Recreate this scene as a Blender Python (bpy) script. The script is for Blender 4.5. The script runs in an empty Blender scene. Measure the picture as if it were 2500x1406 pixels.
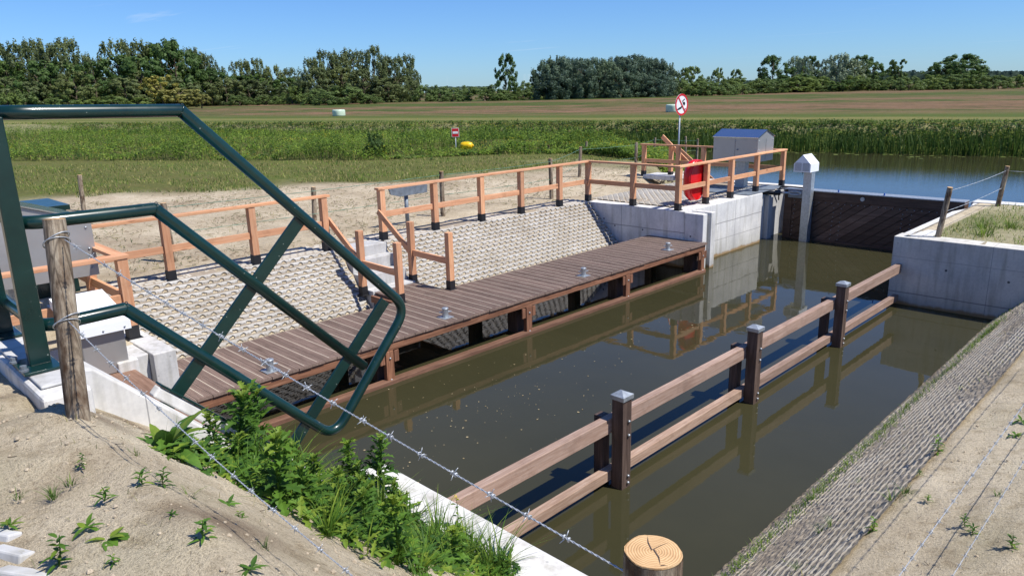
import bpy, math, random
from mathutils import Vector, Matrix, noise
random.seed(7)
R_=math.radians; TAU=2*math.pi
SC=bpy.context.scene; COL=SC.collection
U=random.uniform
# ------------------------------------------------------------------ camera
F_PX=1797.95; PITCH=0.261799; ROLL=-0.0240638; YAW=0.7811; CAMZ=4.2
def _basis():
    f=Vector((0,math.cos(PITCH),-math.sin(PITCH))); r=Vector((1,0,0)); u=r.cross(f)
    c,s=math.cos(ROLL),math.sin(ROLL)
    r,u=c*r+s*u,-s*r+c*u
    a=Vector((math.sin(YAW),math.cos(YAW),0)); b=Vector((math.cos(YAW),-math.sin(YAW),0))
    M=Matrix((b,a,Vector((0,0,1))))
    return M@r,M@u,M@f
CR,CU,CF=_basis()
cam=bpy.data.cameras.new('Camera'); cam.lens=36*F_PX/2500; cam.sensor_width=36; cam.clip_start=.05; cam.clip_end=9000
co=bpy.data.objects.new('Camera',cam); COL.objects.link(co); SC.camera=co
co.matrix_world=Matrix(((CR.x,CU.x,-CF.x,0),(CR.y,CU.y,-CF.y,0),(CR.z,CU.z,-CF.z,CAMZ),(0,0,0,1)))
def ray(x,y): return CR*((x-1250)/F_PX)+CU*((703-y)/F_PX)+CF
CP=Vector((0,0,CAMZ))
def at_dist(x,y,D):            # point at horizontal distance D along a sight line
    d=ray(x,y); return CP+d*(D/math.hypot(d.x,d.y))
# ------------------------------------------------------------------ light
SUNV=Vector((.93*math.cos(R_(57)),.37*math.cos(R_(57)),math.sin(R_(57)))).normalized()
sun=bpy.data.lights.new('Sun','SUN'); sun.energy=5.0; sun.angle=R_(.5); sun.color=(1,.95,.87)
so=bpy.data.objects.new('Sun',sun); COL.objects.link(so); so.rotation_euler=SUNV.to_track_quat('Z','Y').to_euler(); so.location=(0,0,60)
w=bpy.data.worlds.new('World'); SC.world=w; w.use_nodes=True
nt=w.node_tree; nt.nodes.clear()
sky=nt.nodes.new('ShaderNodeTexSky'); sky.sky_type='NISHITA'; sky.sun_disc=False
sky.sun_elevation=R_(57); sky.sun_rotation=math.atan2(SUNV.x,SUNV.y); sky.air_density=1.0; sky.dust_density=.15; sky.ozone_density=3.0; sky.altitude=0
bg=nt.nodes.new('ShaderNodeBackground'); bg.inputs[1].default_value=.115
ow=nt.nodes.new('ShaderNodeOutputWorld')
tint=nt.nodes.new('ShaderNodeMix'); tint.data_type='RGBA'; tint.blend_type='MULTIPLY'; tint.inputs[0].default_value=1; tint.inputs[7].default_value=(.41,.635,1.0,1)
nt.links.new(sky.outputs[0],tint.inputs[6]); 
tcw=nt.nodes.new('ShaderNodeTexCoord'); spw=nt.nodes.new('ShaderNodeSeparateXYZ'); nt.links.new(tcw.outputs['Generated'],spw.inputs[0])
def wm(op,x,y):
    o=nt.nodes.new('ShaderNodeMath'); o.operation=op
    for i,v in enumerate((x,y)):
        if isinstance(v,(int,float)): o.inputs[i].default_value=v
        else: nt.links.new(v,o.inputs[i])
    return o.outputs[0]
zc=wm('MAXIMUM',spw.outputs[2],.02); cx=wm('DIVIDE',spw.outputs[0],zc); cy=wm('DIVIDE',spw.outputs[1],zc)
cb=nt.nodes.new('ShaderNodeCombineXYZ'); nt.links.new(cx,cb.inputs[0]); nt.links.new(cy,cb.inputs[1])
mpw=nt.nodes.new('ShaderNodeMapping'); mpw.inputs['Rotation'].default_value=(0,0,.5); mpw.inputs['Scale'].default_value=(.16,.85,1); nt.links.new(cb.outputs[0],mpw.inputs[0])
nzw=nt.nodes.new('ShaderNodeTexNoise'); nzw.inputs['Scale'].default_value=.8; nzw.inputs['Detail'].default_value=7; nzw.inputs['Roughness'].default_value=.6; nzw.inputs['Distortion'].default_value=.6; nt.links.new(mpw.outputs[0],nzw.inputs['Vector'])
rw=nt.nodes.new('ShaderNodeMapRange'); rw.inputs[1].default_value=.62; rw.inputs[2].default_value=.82; rw.inputs[3].default_value=0; rw.inputs[4].default_value=.40; nt.links.new(nzw.outputs[0],rw.inputs[0])
cir=nt.nodes.new('ShaderNodeMix'); cir.data_type='RGBA'; nt.links.new(rw.outputs[0],cir.inputs[0]); nt.links.new(tint.outputs[2],cir.inputs[6]); cir.inputs[7].default_value=(6.2,6.6,7.2,1)
nt.links.new(cir.outputs[2],bg.inputs[0]); nt.links.new(bg.outputs[0],ow.inputs[0])
SC.view_settings.view_transform='Standard'; SC.view_settings.look='None'; SC.view_settings.exposure=.3; SC.view_settings.gamma=1
try: SC.cycles.max_bounces=8; SC.cycles.transparent_max_bounces=8
except Exception: pass
# ------------------------------------------------------------------ materials
def srgb(r,g,b):
    f=lambda c:(c/255/12.92 if c/255<=.04045 else ((c/255+.055)/1.055)**2.4)
    return (f(r),f(g),f(b),1)
class NT:
    def __init__(s,name):
        s.m=bpy.data.materials.new(name); s.m.use_nodes=True; s.t=s.m.node_tree; s.t.nodes.clear()
        s.out=s.n('ShaderNodeOutputMaterial'); s.p=s.n('ShaderNodeBsdfPrincipled'); s.l(s.p.outputs[0],s.out.inputs[0])
    def n(s,k,**kw):
        o=s.t.nodes.new(k)
        for a,v in kw.items(): setattr(o,a,v)
        return o
    def l(s,a,b): s.t.links.new(a,b)
    def coord(s,scale=(1,1,1),which='Object'):
        tc=s.n('ShaderNodeTexCoord'); mp=s.n('ShaderNodeMapping'); mp.inputs['Scale'].default_value=scale
        s.l(tc.outputs[which],mp.inputs[0]); return mp.outputs[0]
    def geo(s,scale=(1,1,1)):
        g=s.n('ShaderNodeNewGeometry'); mp=s.n('ShaderNodeMapping'); mp.inputs['Scale'].default_value=scale
        s.l(g.outputs['Position'],mp.inputs[0]); return mp.outputs[0]
    def noise(s,vec,scale,detail=4,rough=.55,dist=0):
        o=s.n('ShaderNodeTexNoise'); o.inputs['Scale'].default_value=scale; o.inputs['Detail'].default_value=detail
        o.inputs['Roughness'].default_value=rough; o.inputs['Distortion'].default_value=dist
        s.l(vec,o.inputs['Vector']); return o.outputs[0]
    def ramp(s,fac,stops):
        o=s.n('ShaderNodeValToRGB'); e=o.color_ramp.elements
        while len(e)>1: e.remove(e[-1])
        e[0].position=stops[0][0]; e[0].color=stops[0][1]
        for p,c in stops[1:]:
            k=e.new(p); k.color=c
        s.l(fac,o.inputs[0]); return o.outputs[0]
    def mix(s,a,b,fac,mode='MIX'):
        o=s.n('ShaderNodeMix',data_type='RGBA',blend_type=mode)
        for v,i in ((fac,0),(a,6),(b,7)):
            if isinstance(v,(int,float,tuple)): o.inputs[i].default_value=v
            else: s.l(v,o.inputs[i])
        return o.outputs[2]
    def math(s,op,a,b=None,c=None):
        o=s.n('ShaderNodeMath',operation=op)
        for i,v in enumerate((a,b,c)):
            if v is None: continue
            if isinstance(v,(int,float)): o.inputs[i].default_value=v
            else: s.l(v,o.inputs[i])
        return o.outputs[0]
    def bump(s,h,strength=.3,dist=.01):
        o=s.n('ShaderNodeBump'); o.inputs['Strength'].default_value=strength; o.inputs['Distance'].default_value=dist
        s.l(h,o.inputs['Height']); s.l(o.outputs[0],s.p.inputs['Normal'])
    def fin(s,col=None,rough=.7,metal=0,spec=None):
        if col is not None:
            if isinstance(col,tuple): s.p.inputs['Base Color'].default_value=col
            else: s.l(col,s.p.inputs['Base Color'])
        if isinstance(rough,(int,float)): s.p.inputs['Roughness'].default_value=rough
        else: s.l(rough,s.p.inputs['Roughness'])
        s.p.inputs['Metallic'].default_value=metal
        if spec is not None: s.p.inputs['Specular IOR Level'].default_value=spec
        return s.m
def wood(name,axis,dark,mid,light,rough=.75,stretch=18,knots=True,bump=.25):
    t=NT(name); sc=[stretch]*3; sc['xyz'.index(axis)]=stretch*.06
    v=t.geo(tuple(sc)); n=t.noise(v,1.6,6,.65,.6)
    c=t.ramp(n,[(.25,dark),(.5,mid),(.75,light)])
    big=t.noise(t.geo(tuple(x*.12 for x in sc)),1.2,2)
    c=t.mix(c,t.ramp(big,[(.3,(.62,.6,.58,1)),(.7,(1.08,1.05,1.02,1))]),.75,'MULTIPLY')
    oi=t.n('ShaderNodeObjectInfo'); c=t.mix(c,t.ramp(oi.outputs['Random'],[(0,(.82,.80,.80,1)),(.5,(1,1,1,1)),(1,(1.10,1.08,1.02,1))]),1,'MULTIPLY')
    dirt=t.noise(t.geo(),3.2,5,.7); c=t.mix(c,(.55,.53,.52,1),t.ramp(dirt,[(.52,(0,0,0,1)),(.72,(.55,.55,.55,1))]),'MULTIPLY')
    if knots:
        sk=[5]*3; sk['xyz'.index(axis)]=1.7
        k=t.n('ShaderNodeTexVoronoi'); k.inputs['Scale'].default_value=1; t.l(t.geo(tuple(sk)),k.inputs['Vector'])
        kk=t.ramp(k.outputs[0],[(.07,(1,1,1,1)),(.14,(0,0,0,1))])
        c=t.mix(c,tuple(x*.45 for x in dark[:3])+(1,),t.math('MULTIPLY',kk,.75))
    t.bump(n,bump,.004)
    return t.fin(c,rough,spec=.3)
LD,LM,LL=srgb(196,136,98),srgb(218,164,126),srgb(230,186,150)
M={}
for a in 'xyz': M['larch_'+a]=wood('larch_'+a,a,LD,LM,LL)
for a in 'xyz': M['hard_'+a]=wood('hardwood_'+a,a,srgb(92,62,48),srgb(136,96,75),srgb(170,128,104),.7,24,False)
M['deck']=wood('deck_boards','x',srgb(112,94,85),srgb(138,119,109),srgb(160,141,130),.8,22,False,.4)
M['rail_grey']=wood('weathered_rail','y',srgb(142,116,102),srgb(172,147,132),srgb(196,176,164),.75,26,False,.3)
M['gate_wood']=wood('gate_wood','x',srgb(64,49,42),srgb(88,69,59),srgb(112,91,78),.55,14,False)
M['gate_wood_light']=wood('gate_wood_light','x',srgb(88,69,59),srgb(112,90,78),srgb(136,113,98),.55,14,False)
M['waling']=wood('waling','y',srgb(88,64,52),srgb(118,88,74),srgb(142,110,94),.75,24,False)
M['pile_dark']=wood('pile_dark','z',srgb(64,50,45),srgb(92,77,70),srgb(120,104,96),.7,20,False)
M['plank_old']=wood('plank_old','x',srgb(110,84,70),srgb(138,110,95),srgb(160,134,120),.8,20,False)
def bark(name,dark,mid,light):
    t=NT(name); v=t.geo((22,22,2.4)); n=t.noise(v,1.5,7,.7,.8)
    c=t.ramp(n,[(.3,dark),(.5,mid),(.68,light)])
    b=t.noise(t.geo((5,5,3)),1.6,4,.6)
    c=t.mix(c,srgb(74,52,36),t.ramp(b,[(.50,(0,0,0,1)),(.64,(.9,.9,.9,1))]))
    cr=t.n('ShaderNodeTexVoronoi',feature='DISTANCE_TO_EDGE'); cr.inputs['Scale'].default_value=1; t.l(t.geo((16,16,1.1)),cr.inputs['Vector']); ck=t.ramp(cr.outputs[0],[(.0,(1,1,1,1)),(.05,(0,0,0,1))]); c=t.mix(c,(.05,.035,.025,1),t.math('MULTIPLY',ck,.7)); t.bump(n,.8,.016); return t.fin(c,.85,spec=.2)
M['bark_post']=bark('weathered_post',srgb(72,60,48),srgb(142,128,110),srgb(180,168,148))
M['bark_tree']=bark('tree_bark',srgb(60,52,42),srgb(96,86,72),srgb(150,140,124))
t=NT('cut_wood'); v=t.coord((1,1,0)); wv=t.n('ShaderNodeTexWave',wave_type='RINGS',rings_direction='Z'); wv.inputs['Scale'].default_value=58; wv.inputs['Distortion'].default_value=3.6; wv.inputs['Detail'].default_value=3; wv.inputs['Detail Scale'].default_value=.9
t.l(v,wv.inputs['Vector']); c=t.ramp(wv.outputs[0],[(.0,srgb(186,146,100)),(.35,srgb(206,168,120)),(1,srgb(214,180,134))])
nn=t.noise(t.coord((1,1,1)),26,5); c=t.mix(c,t.ramp(nn,[(.35,(.7,.62,.55,1)),(.6,(1,1,1,1))]),.6,'MULTIPLY'); t.bump(wv.outputs[0],.3,.002); M['cut_wood']=t.fin(c,.8)
def concrete(name,base,stain=True,joints=None,vary=.14,rough=.85):
    t=NT(name); v=t.geo()
    a=t.noise(v,1.3,5,.6); b=t.noise(v,26,5,.7)
    c=t.mix(base,t.ramp(a,[(.3,(1-2*vary,1-2*vary,1-1.9*vary,1)),(.7,(1.06,1.05,1.03,1))]),1,'MULTIPLY')
    c=t.mix(c,t.ramp(b,[(.3,(.84,.84,.84,1)),(.6,(1.03,1.03,1.02,1))]),.7,'MULTIPLY')
    vo=t.n('ShaderNodeTexVoronoi'); vo.inputs['Scale'].default_value=5.5; t.l(v,vo.inputs['Vector'])
    c=t.mix(c,(.18,.18,.18,1),t.math('MULTIPLY',t.ramp(vo.outputs[0],[(.035,(1,1,1,1)),(.075,(0,0,0,1))]),.5))
    st=t.noise(t.geo((9,9,.8)),1,4); c=t.mix(c,(.72,.71,.67,1),t.ramp(st,[(.48,(0,0,0,1)),(.72,(1,1,1,1))]),'MULTIPLY')
    sp=t.n('ShaderNodeSeparateXYZ'); g=t.n('ShaderNodeNewGeometry'); t.l(g.outputs['Position'],sp.inputs[0])
    if joints:
        wob=t.math('MULTIPLY_ADD',t.noise(v,2.5,3),.03,-.015)
        for ax,pos,wd in joints:
            d=t.math('ABSOLUTE',t.math('SUBTRACT',t.math('ADD',sp.outputs['XYZ'.index(ax)],wob if ax=='Z' else 0.0),pos))
            mk=t.ramp(t.math('DIVIDE',d,wd),[(.5,(1,1,1,1)),(1,(0,0,0,1))])
            c=t.mix(c,(.26,.255,.25,1),t.math('MULTIPLY',mk,.85))
    if stain:
        zz=t.math('ADD',sp.outputs[2],t.math('MULTIPLY_ADD',t.noise(t.geo((4,4,.5)),1,3),.14,-.07))
        c=t.mix(c,srgb(158,124,72),t.ramp(zz,[(.03,(.85,.85,.85,1)),(.085,(0,0,0,1))]))
        c=t.mix(c,(.62,.62,.57,1),t.ramp(zz,[(.1,(.55,.55,.55,1)),(.5,(0,0,0,1))]),'MULTIPLY')
    t.bump(b,.25,.004); return t.fin(c,rough,spec=.25)
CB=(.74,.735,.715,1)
M['concrete']=concrete('concrete',CB)
M['concrete_far']=concrete('concrete_far',CB,True,[('Z',.84,.014),('X',-11.0,.010),('Y',17.55,.014),('Z',.42,.008)])
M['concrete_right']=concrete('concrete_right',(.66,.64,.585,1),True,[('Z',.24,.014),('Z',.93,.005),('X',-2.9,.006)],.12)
M['concrete_step']=concrete('concrete_step',(.56,.56,.555,1),False)
M['concrete_near']=concrete('concrete_near',(.68,.67,.65,1),False,[('Y',1.32,.005)])
def plain(name,col,rough=.5,metal=0,spec=None,var=.12,sc=8,bump=.0,coat=0):
    t=NT(name); n=t.noise(t.geo(),sc,5,.6)
    c=t.mix(col,t.ramp(n,[(.3,(1-var,)*3+(1,)),(.7,(1+var*.4,)*3+(1,))]),1,'MULTIPLY')
    if bump: t.bump(n,bump,.003)
    if coat: t.p.inputs['Coat Weight'].default_value=coat; t.p.inputs['Coat Roughness'].default_value=.08
    r=t.math('MULTIPLY_ADD',n,.2,rough-.1)
    return t.fin(c,r,metal,spec)
M['green_steel']=plain('green_steel',srgb(7,40,37),.3,0,.4,.1,6,0,.35)
t=NT('green_steel'); n=t.noise(t.geo(),5,5,.6); vo=t.n('ShaderNodeTexVoronoi'); vo.inputs['Scale'].default_value=16; t.l(t.geo(),vo.inputs['Vector'])
c=t.ramp(n,[(.3,srgb(6,36,34)),(.7,srgb(10,48,43))]); c=t.mix(c,srgb(170,176,170),t.math('MULTIPLY',t.ramp(vo.outputs[0],[(.045,(1,1,1,1)),(.07,(0,0,0,1))]),.6)); c=t.mix(c,srgb(70,80,72),t.ramp(t.noise(t.geo(),30,4,.7),[(.6,(0,0,0,1)),(.8,(.25,.25,.25,1))]))
t.p.inputs['Coat Weight'].default_value=.3; t.p.inputs['Coat Roughness'].default_value=.12; t.bump(n,.08,.004); M['green_steel']=t.fin(c,t.math('MULTIPLY_ADD',n,.3,.18),0,.4)
M['galv']=plain('galvanised',(.46,.50,.53,1),.5,.7,None,.25,18)
M['galv_wire']=plain('galvanised_wire',(.48,.51,.54,1),.45,.5,None,.2,40)
M['galv_dull']=plain('galvanised_dull',(.24,.28,.32,1),.6,.5,None,.35,9)
M['alu']=plain('aluminium_sheet',(.40,.39,.375,1),.45,.55,None,.08,3)
M['alu_roof']=plain('aluminium_roof',(.55,.60,.68,1),.16,.95,None,.05,3)
M['white_sheet']=plain('white_sheet',(.82,.84,.86,1),.4,0,None,.04,3)
M['shoe']=plain('post_shoe_black',(.012,.012,.014,1),.55)
M['black']=plain('black_plastic',(.02,.022,.025,1),.4)
M['red']=plain('red_plastic',srgb(206,20,26),.3,0,.5,.08,4)
M['sign_red']=plain('sign_red',srgb(200,28,36),.4)
M['sign_white']=plain('sign_white',(.82,.82,.82,1),.4)
M['yellow']=plain('yellow_plastic',srgb(236,190,14),.4)
M['blue']=plain('blue_plastic',srgb(24,96,190),.4)
M['cream']=plain('grip_strip',srgb(190,176,158),.8)
M['bale']=plain('bale_wrap',srgb(196,214,190),.35,0,None,.12,2.5)
M['cable']=plain('cable_grey',srgb(150,152,150),.6)
def leafm(name,dark,light,trans=.35,sc=3.0,rough=.5):
    t=NT(name); oi=t.n('ShaderNodeObjectInfo'); n=t.noise(t.geo(),sc,3,.6)
    c=t.mix(dark,light,t.ramp(n,[(.3,(0,0,0,1)),(.7,(1,1,1,1))]))
    c=t.mix(c,t.ramp(oi.outputs['Random'],[(0,(.78,.8,.78,1)),(.5,(1,1,1,1)),(1,(1.18,1.12,.9,1))]),1,'MULTIPLY')
    t.fin(c,rough,spec=.2)
    tr=t.n('ShaderNodeBsdfTranslucent'); t.l(c,tr.inputs[0]); mx=t.n('ShaderNodeMixShader'); mx.inputs[0].default_value=trans
    t.l(t.p.outputs[0],mx.inputs[1]); t.l(tr.outputs[0],mx.inputs[2]); t.l(mx.outputs[0],t.out.inputs[0]); return t.m
M['leaf_birch']=leafm('leaf_birch',srgb(84, 96, 58),srgb(124, 136, 88),.4,.35)
M['leaf_dark']=leafm('leaf_dark',srgb(66, 90, 48),srgb(100, 126, 66),.4,.35)
M['leaf_poplar']=leafm('leaf_poplar',srgb(74, 94, 76),srgb(110, 130, 108),.4,.35)
M['leaf_bush']=leafm('leaf_bush',srgb(86, 106, 56),srgb(128, 148, 86),.4,.35)
M['leaf_pale']=leafm('leaf_pale',srgb(100,118,92),srgb(146,160,132),.3,.4)
M['leaf_yellow']=leafm('leaf_yellow',srgb(122,126,66),srgb(170,164,96),.35,.6)
M['grass_a']=leafm('grass_green',srgb(62,88,32),srgb(100,126,52),.4,.8)
M['grass_b']=leafm('grass_dark',srgb(40,68,28),srgb(70,100,42),.35,.8)
M['grass_c']=leafm('grass_straw',srgb(140,136,84),srgb(176,166,112),.35,.8)
M['grass_d']=leafm('grass_light',srgb(100,130,48),srgb(140,162,72),.4,.8)
M['reed']=leafm('reed_leaf',srgb(58,86,40),srgb(104,128,62),.35,.5)
M['flower_y']=leafm('flower_yellow',srgb(226,196,20),srgb(246,222,50),.3,4)
M['weed_a']=leafm('weed_leaf',srgb(66, 100, 36),srgb(104, 142, 58),.4,9)
M['weed_b']=leafm('weed_leaf_dark',srgb(50, 82, 36),srgb(84, 120, 52),.35,9)
M['weed_c']=leafm('weed_leaf_yellow',srgb(104, 134, 46),srgb(146, 166, 72),.45,9)
M['lily']=leafm('lily_pad',srgb(96,116,56),srgb(140,150,84),.1,2,.35)
M['debris']=leafm('debris_flake',srgb(120,98,62),srgb(196,186,160),.1,30)
# water
t=NT('water'); v=t.geo(); sp=t.n('ShaderNodeSeparateXYZ'); t.l(v,sp.inputs[0])
far=t.ramp(t.math('DIVIDE',sp.outputs[1],60),[(.35,(0,0,0,1)),(.5,(1,1,1,1))])
n1=t.noise(t.geo((1,1,1)),2.2,3,.5); n2=t.noise(t.geo((.8,2.4,1)),3.5,4,.6)
h=t.math('ADD',t.math('MULTIPLY',n1,.007),t.math('MULTIPLY',t.math('MULTIPLY',n2,far),.010))
t.bump(h,.28,1.0)
murk=t.noise(v,.35,4,.6)
c=t.ramp(murk,[(.3,srgb(52,51,34)),(.7,srgb(60,58,39))])
t.p.inputs['IOR'].default_value=1.335
M['water']=t.fin(c,.025)
# sand / paving : vertex colour 'mask' (R concrete, G shade painted into block holes and row steps)
def matm(name,conc,sand):
    t=NT(name); at=t.n('ShaderNodeAttribute',attribute_name='mask'); sp=t.n('ShaderNodeSeparateColor'); t.l(at.outputs['Color'],sp.inputs[0])
    n=t.noise(t.geo(),34,5,.7); b=t.noise(t.geo(),1.4,4,.6)
    cc=t.mix(conc,t.ramp(n,[(.3,(.8,.79,.77,1)),(.65,(1.05,1.05,1.05,1))]),1,'MULTIPLY')
    cs=t.mix(sand,t.ramp(n,[(.3,(.62,.6,.57,1)),(.65,(1.1,1.1,1.1,1))]),1,'MULTIPLY')
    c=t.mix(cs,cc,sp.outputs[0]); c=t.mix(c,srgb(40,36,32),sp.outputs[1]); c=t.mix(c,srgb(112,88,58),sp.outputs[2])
    c=t.mix(c,t.ramp(b,[(.3,(.84,.82,.78,1)),(.7,(1.05,1.05,1.05,1))]),1,'MULTIPLY')
    fine=t.noise(t.geo(),150,3,.7); c=t.mix(c,t.ramp(fine,[(.3,(.72,.7,.68,1)),(.6,(1.06,1.06,1.05,1))]),.6,'MULTIPLY'); t.bump(n,.5,.006); return t.fin(c,.9,spec=.15)
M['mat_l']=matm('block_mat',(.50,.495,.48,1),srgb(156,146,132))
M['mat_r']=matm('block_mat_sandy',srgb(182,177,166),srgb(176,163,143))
M['paving']=matm('paving_blocks',srgb(196,194,188),srgb(164,150,132))
# ground: mask R grass, G field, B bare stony
t=NT('ground'); at=t.n('ShaderNodeAttribute',attribute_name='zone'); sp=t.n('ShaderNodeSeparateColor'); t.l(at.outputs['Color'],sp.inputs[0])
v=t.geo(); f1=t.noise(v,55,6,.75); f2=t.noise(v,7,5,.65); f3=t.noise(v,.7,4,.6); f4=t.noise(v,190,3,.7)
sand=t.ramp(f3,[(.3,srgb(186,171,145)),(.5,srgb(206,192,166)),(.7,srgb(218,205,180))])
sand=t.mix(sand,t.ramp(f1,[(.30,(.42,.39,.35,1)),(.47,(.95,.95,.95,1)),(.75,(1.14,1.14,1.12,1))]),.8,'MULTIPLY')
sand=t.mix(sand,t.ramp(f4,[(.34,(.45,.43,.4,1)),(.5,(1.0,1.0,1.0,1)),(.7,(1.12,1.12,1.1,1))]),.75,'MULTIPLY')
sand=t.mix(sand,t.ramp(f2,[(.36,(.66,.62,.56,1)),(.5,(1,1,1,1))]),.6,'MULTIPLY')
gr=t.ramp(f2,[(.3,srgb(66,82,36)),(.5,srgb(92,104,50)),(.7,srgb(122,120,72))])
gr=t.mix(gr,t.ramp(f1,[(.3,(.6,.62,.5,1)),(.6,(1.08,1.08,1.0,1))]),.7,'MULTIPLY')
# field: rotated along the canal
tc=t.n('ShaderNodeNewGeometry'); mp=t.n('ShaderNodeMapping'); mp.inputs['Rotation'].default_value=(0,0,R_(-14)); t.l(tc.outputs['Position'],mp.inputs[0])
mp2=t.n('ShaderNodeMapping'); mp2.inputs['Scale'].default_value=(.010,.034,1); t.l(mp.outputs[0],mp2.inputs[0])
mp3=t.n('ShaderNodeMapping'); mp3.inputs['Scale'].default_value=(.16,.5,1); t.l(mp.outputs[0],mp3.inputs[0])
mp4=t.n('ShaderNodeMapping'); mp4.inputs['Scale'].default_value=(1.6,2.6,1); t.l(mp.outputs[0],mp4.inputs[0])
b1=t.noise(mp2.outputs[0],1.0,5,.6,.3); b2=t.noise(mp3.outputs[0],1,4,.6); b3=t.noise(mp4.outputs[0],1,4,.7)
spv=t.n('ShaderNodeSeparateXYZ'); t.l(mp.outputs[0],spv.inputs[0]); V=spv.outputs[1]
green=t.ramp(b2,[(.3,srgb(58,74,34)),(.7,srgb(86,98,48))])
brown=t.ramp(b2,[(.3,srgb(98,84,60)),(.7,srgb(132,104,84))])
mixv=t.math('ADD',b1,t.math('MULTIPLY',t.math('SUBTRACT',b2,.5),.55))
field=t.mix(green,brown,t.ramp(mixv,[(.44,(0,0,0,1)),(.57,(1,1,1,1))]))
field=t.mix(field,t.ramp(b3,[(.32,(.5,.52,.5,1)),(.62,(1.16,1.14,1.08,1))]),.85,'MULTIPLY')
vv=t.math('ADD',V,t.math('MULTIPLY_ADD',b2,7,-3.5))
mown=t.ramp(t.math('DIVIDE',vv,100),[(.50,srgb(96,100,54)),(.525,srgb(124,120,74)),(.56,srgb(80,92,44)),(.60,srgb(118,114,68)),(.64,srgb(78,90,42)),(.72,srgb(82,92,46))])
field=t.mix(mown,field,t.ramp(t.math('DIVIDE',vv,100),[(.66,(0,0,0,1)),(.78,(1,1,1,1))]))
# green strip in front of the wood
c=t.mix(sand,gr,sp.outputs[0]); c=t.mix(c,field,sp.outputs[1]); c=t.mix(c,srgb(100,78,62),t.math('MULTIPLY',sp.outputs[2],.85))
hh=t.math('ADD',f1,t.math('MULTIPLY',f2,1.4)); hh=t.math('ADD',hh,t.math('MULTIPLY',f4,.35)); t.bump(hh,.9,.022)
M['ground']=t.fin(c,.95,spec=.1)
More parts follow.
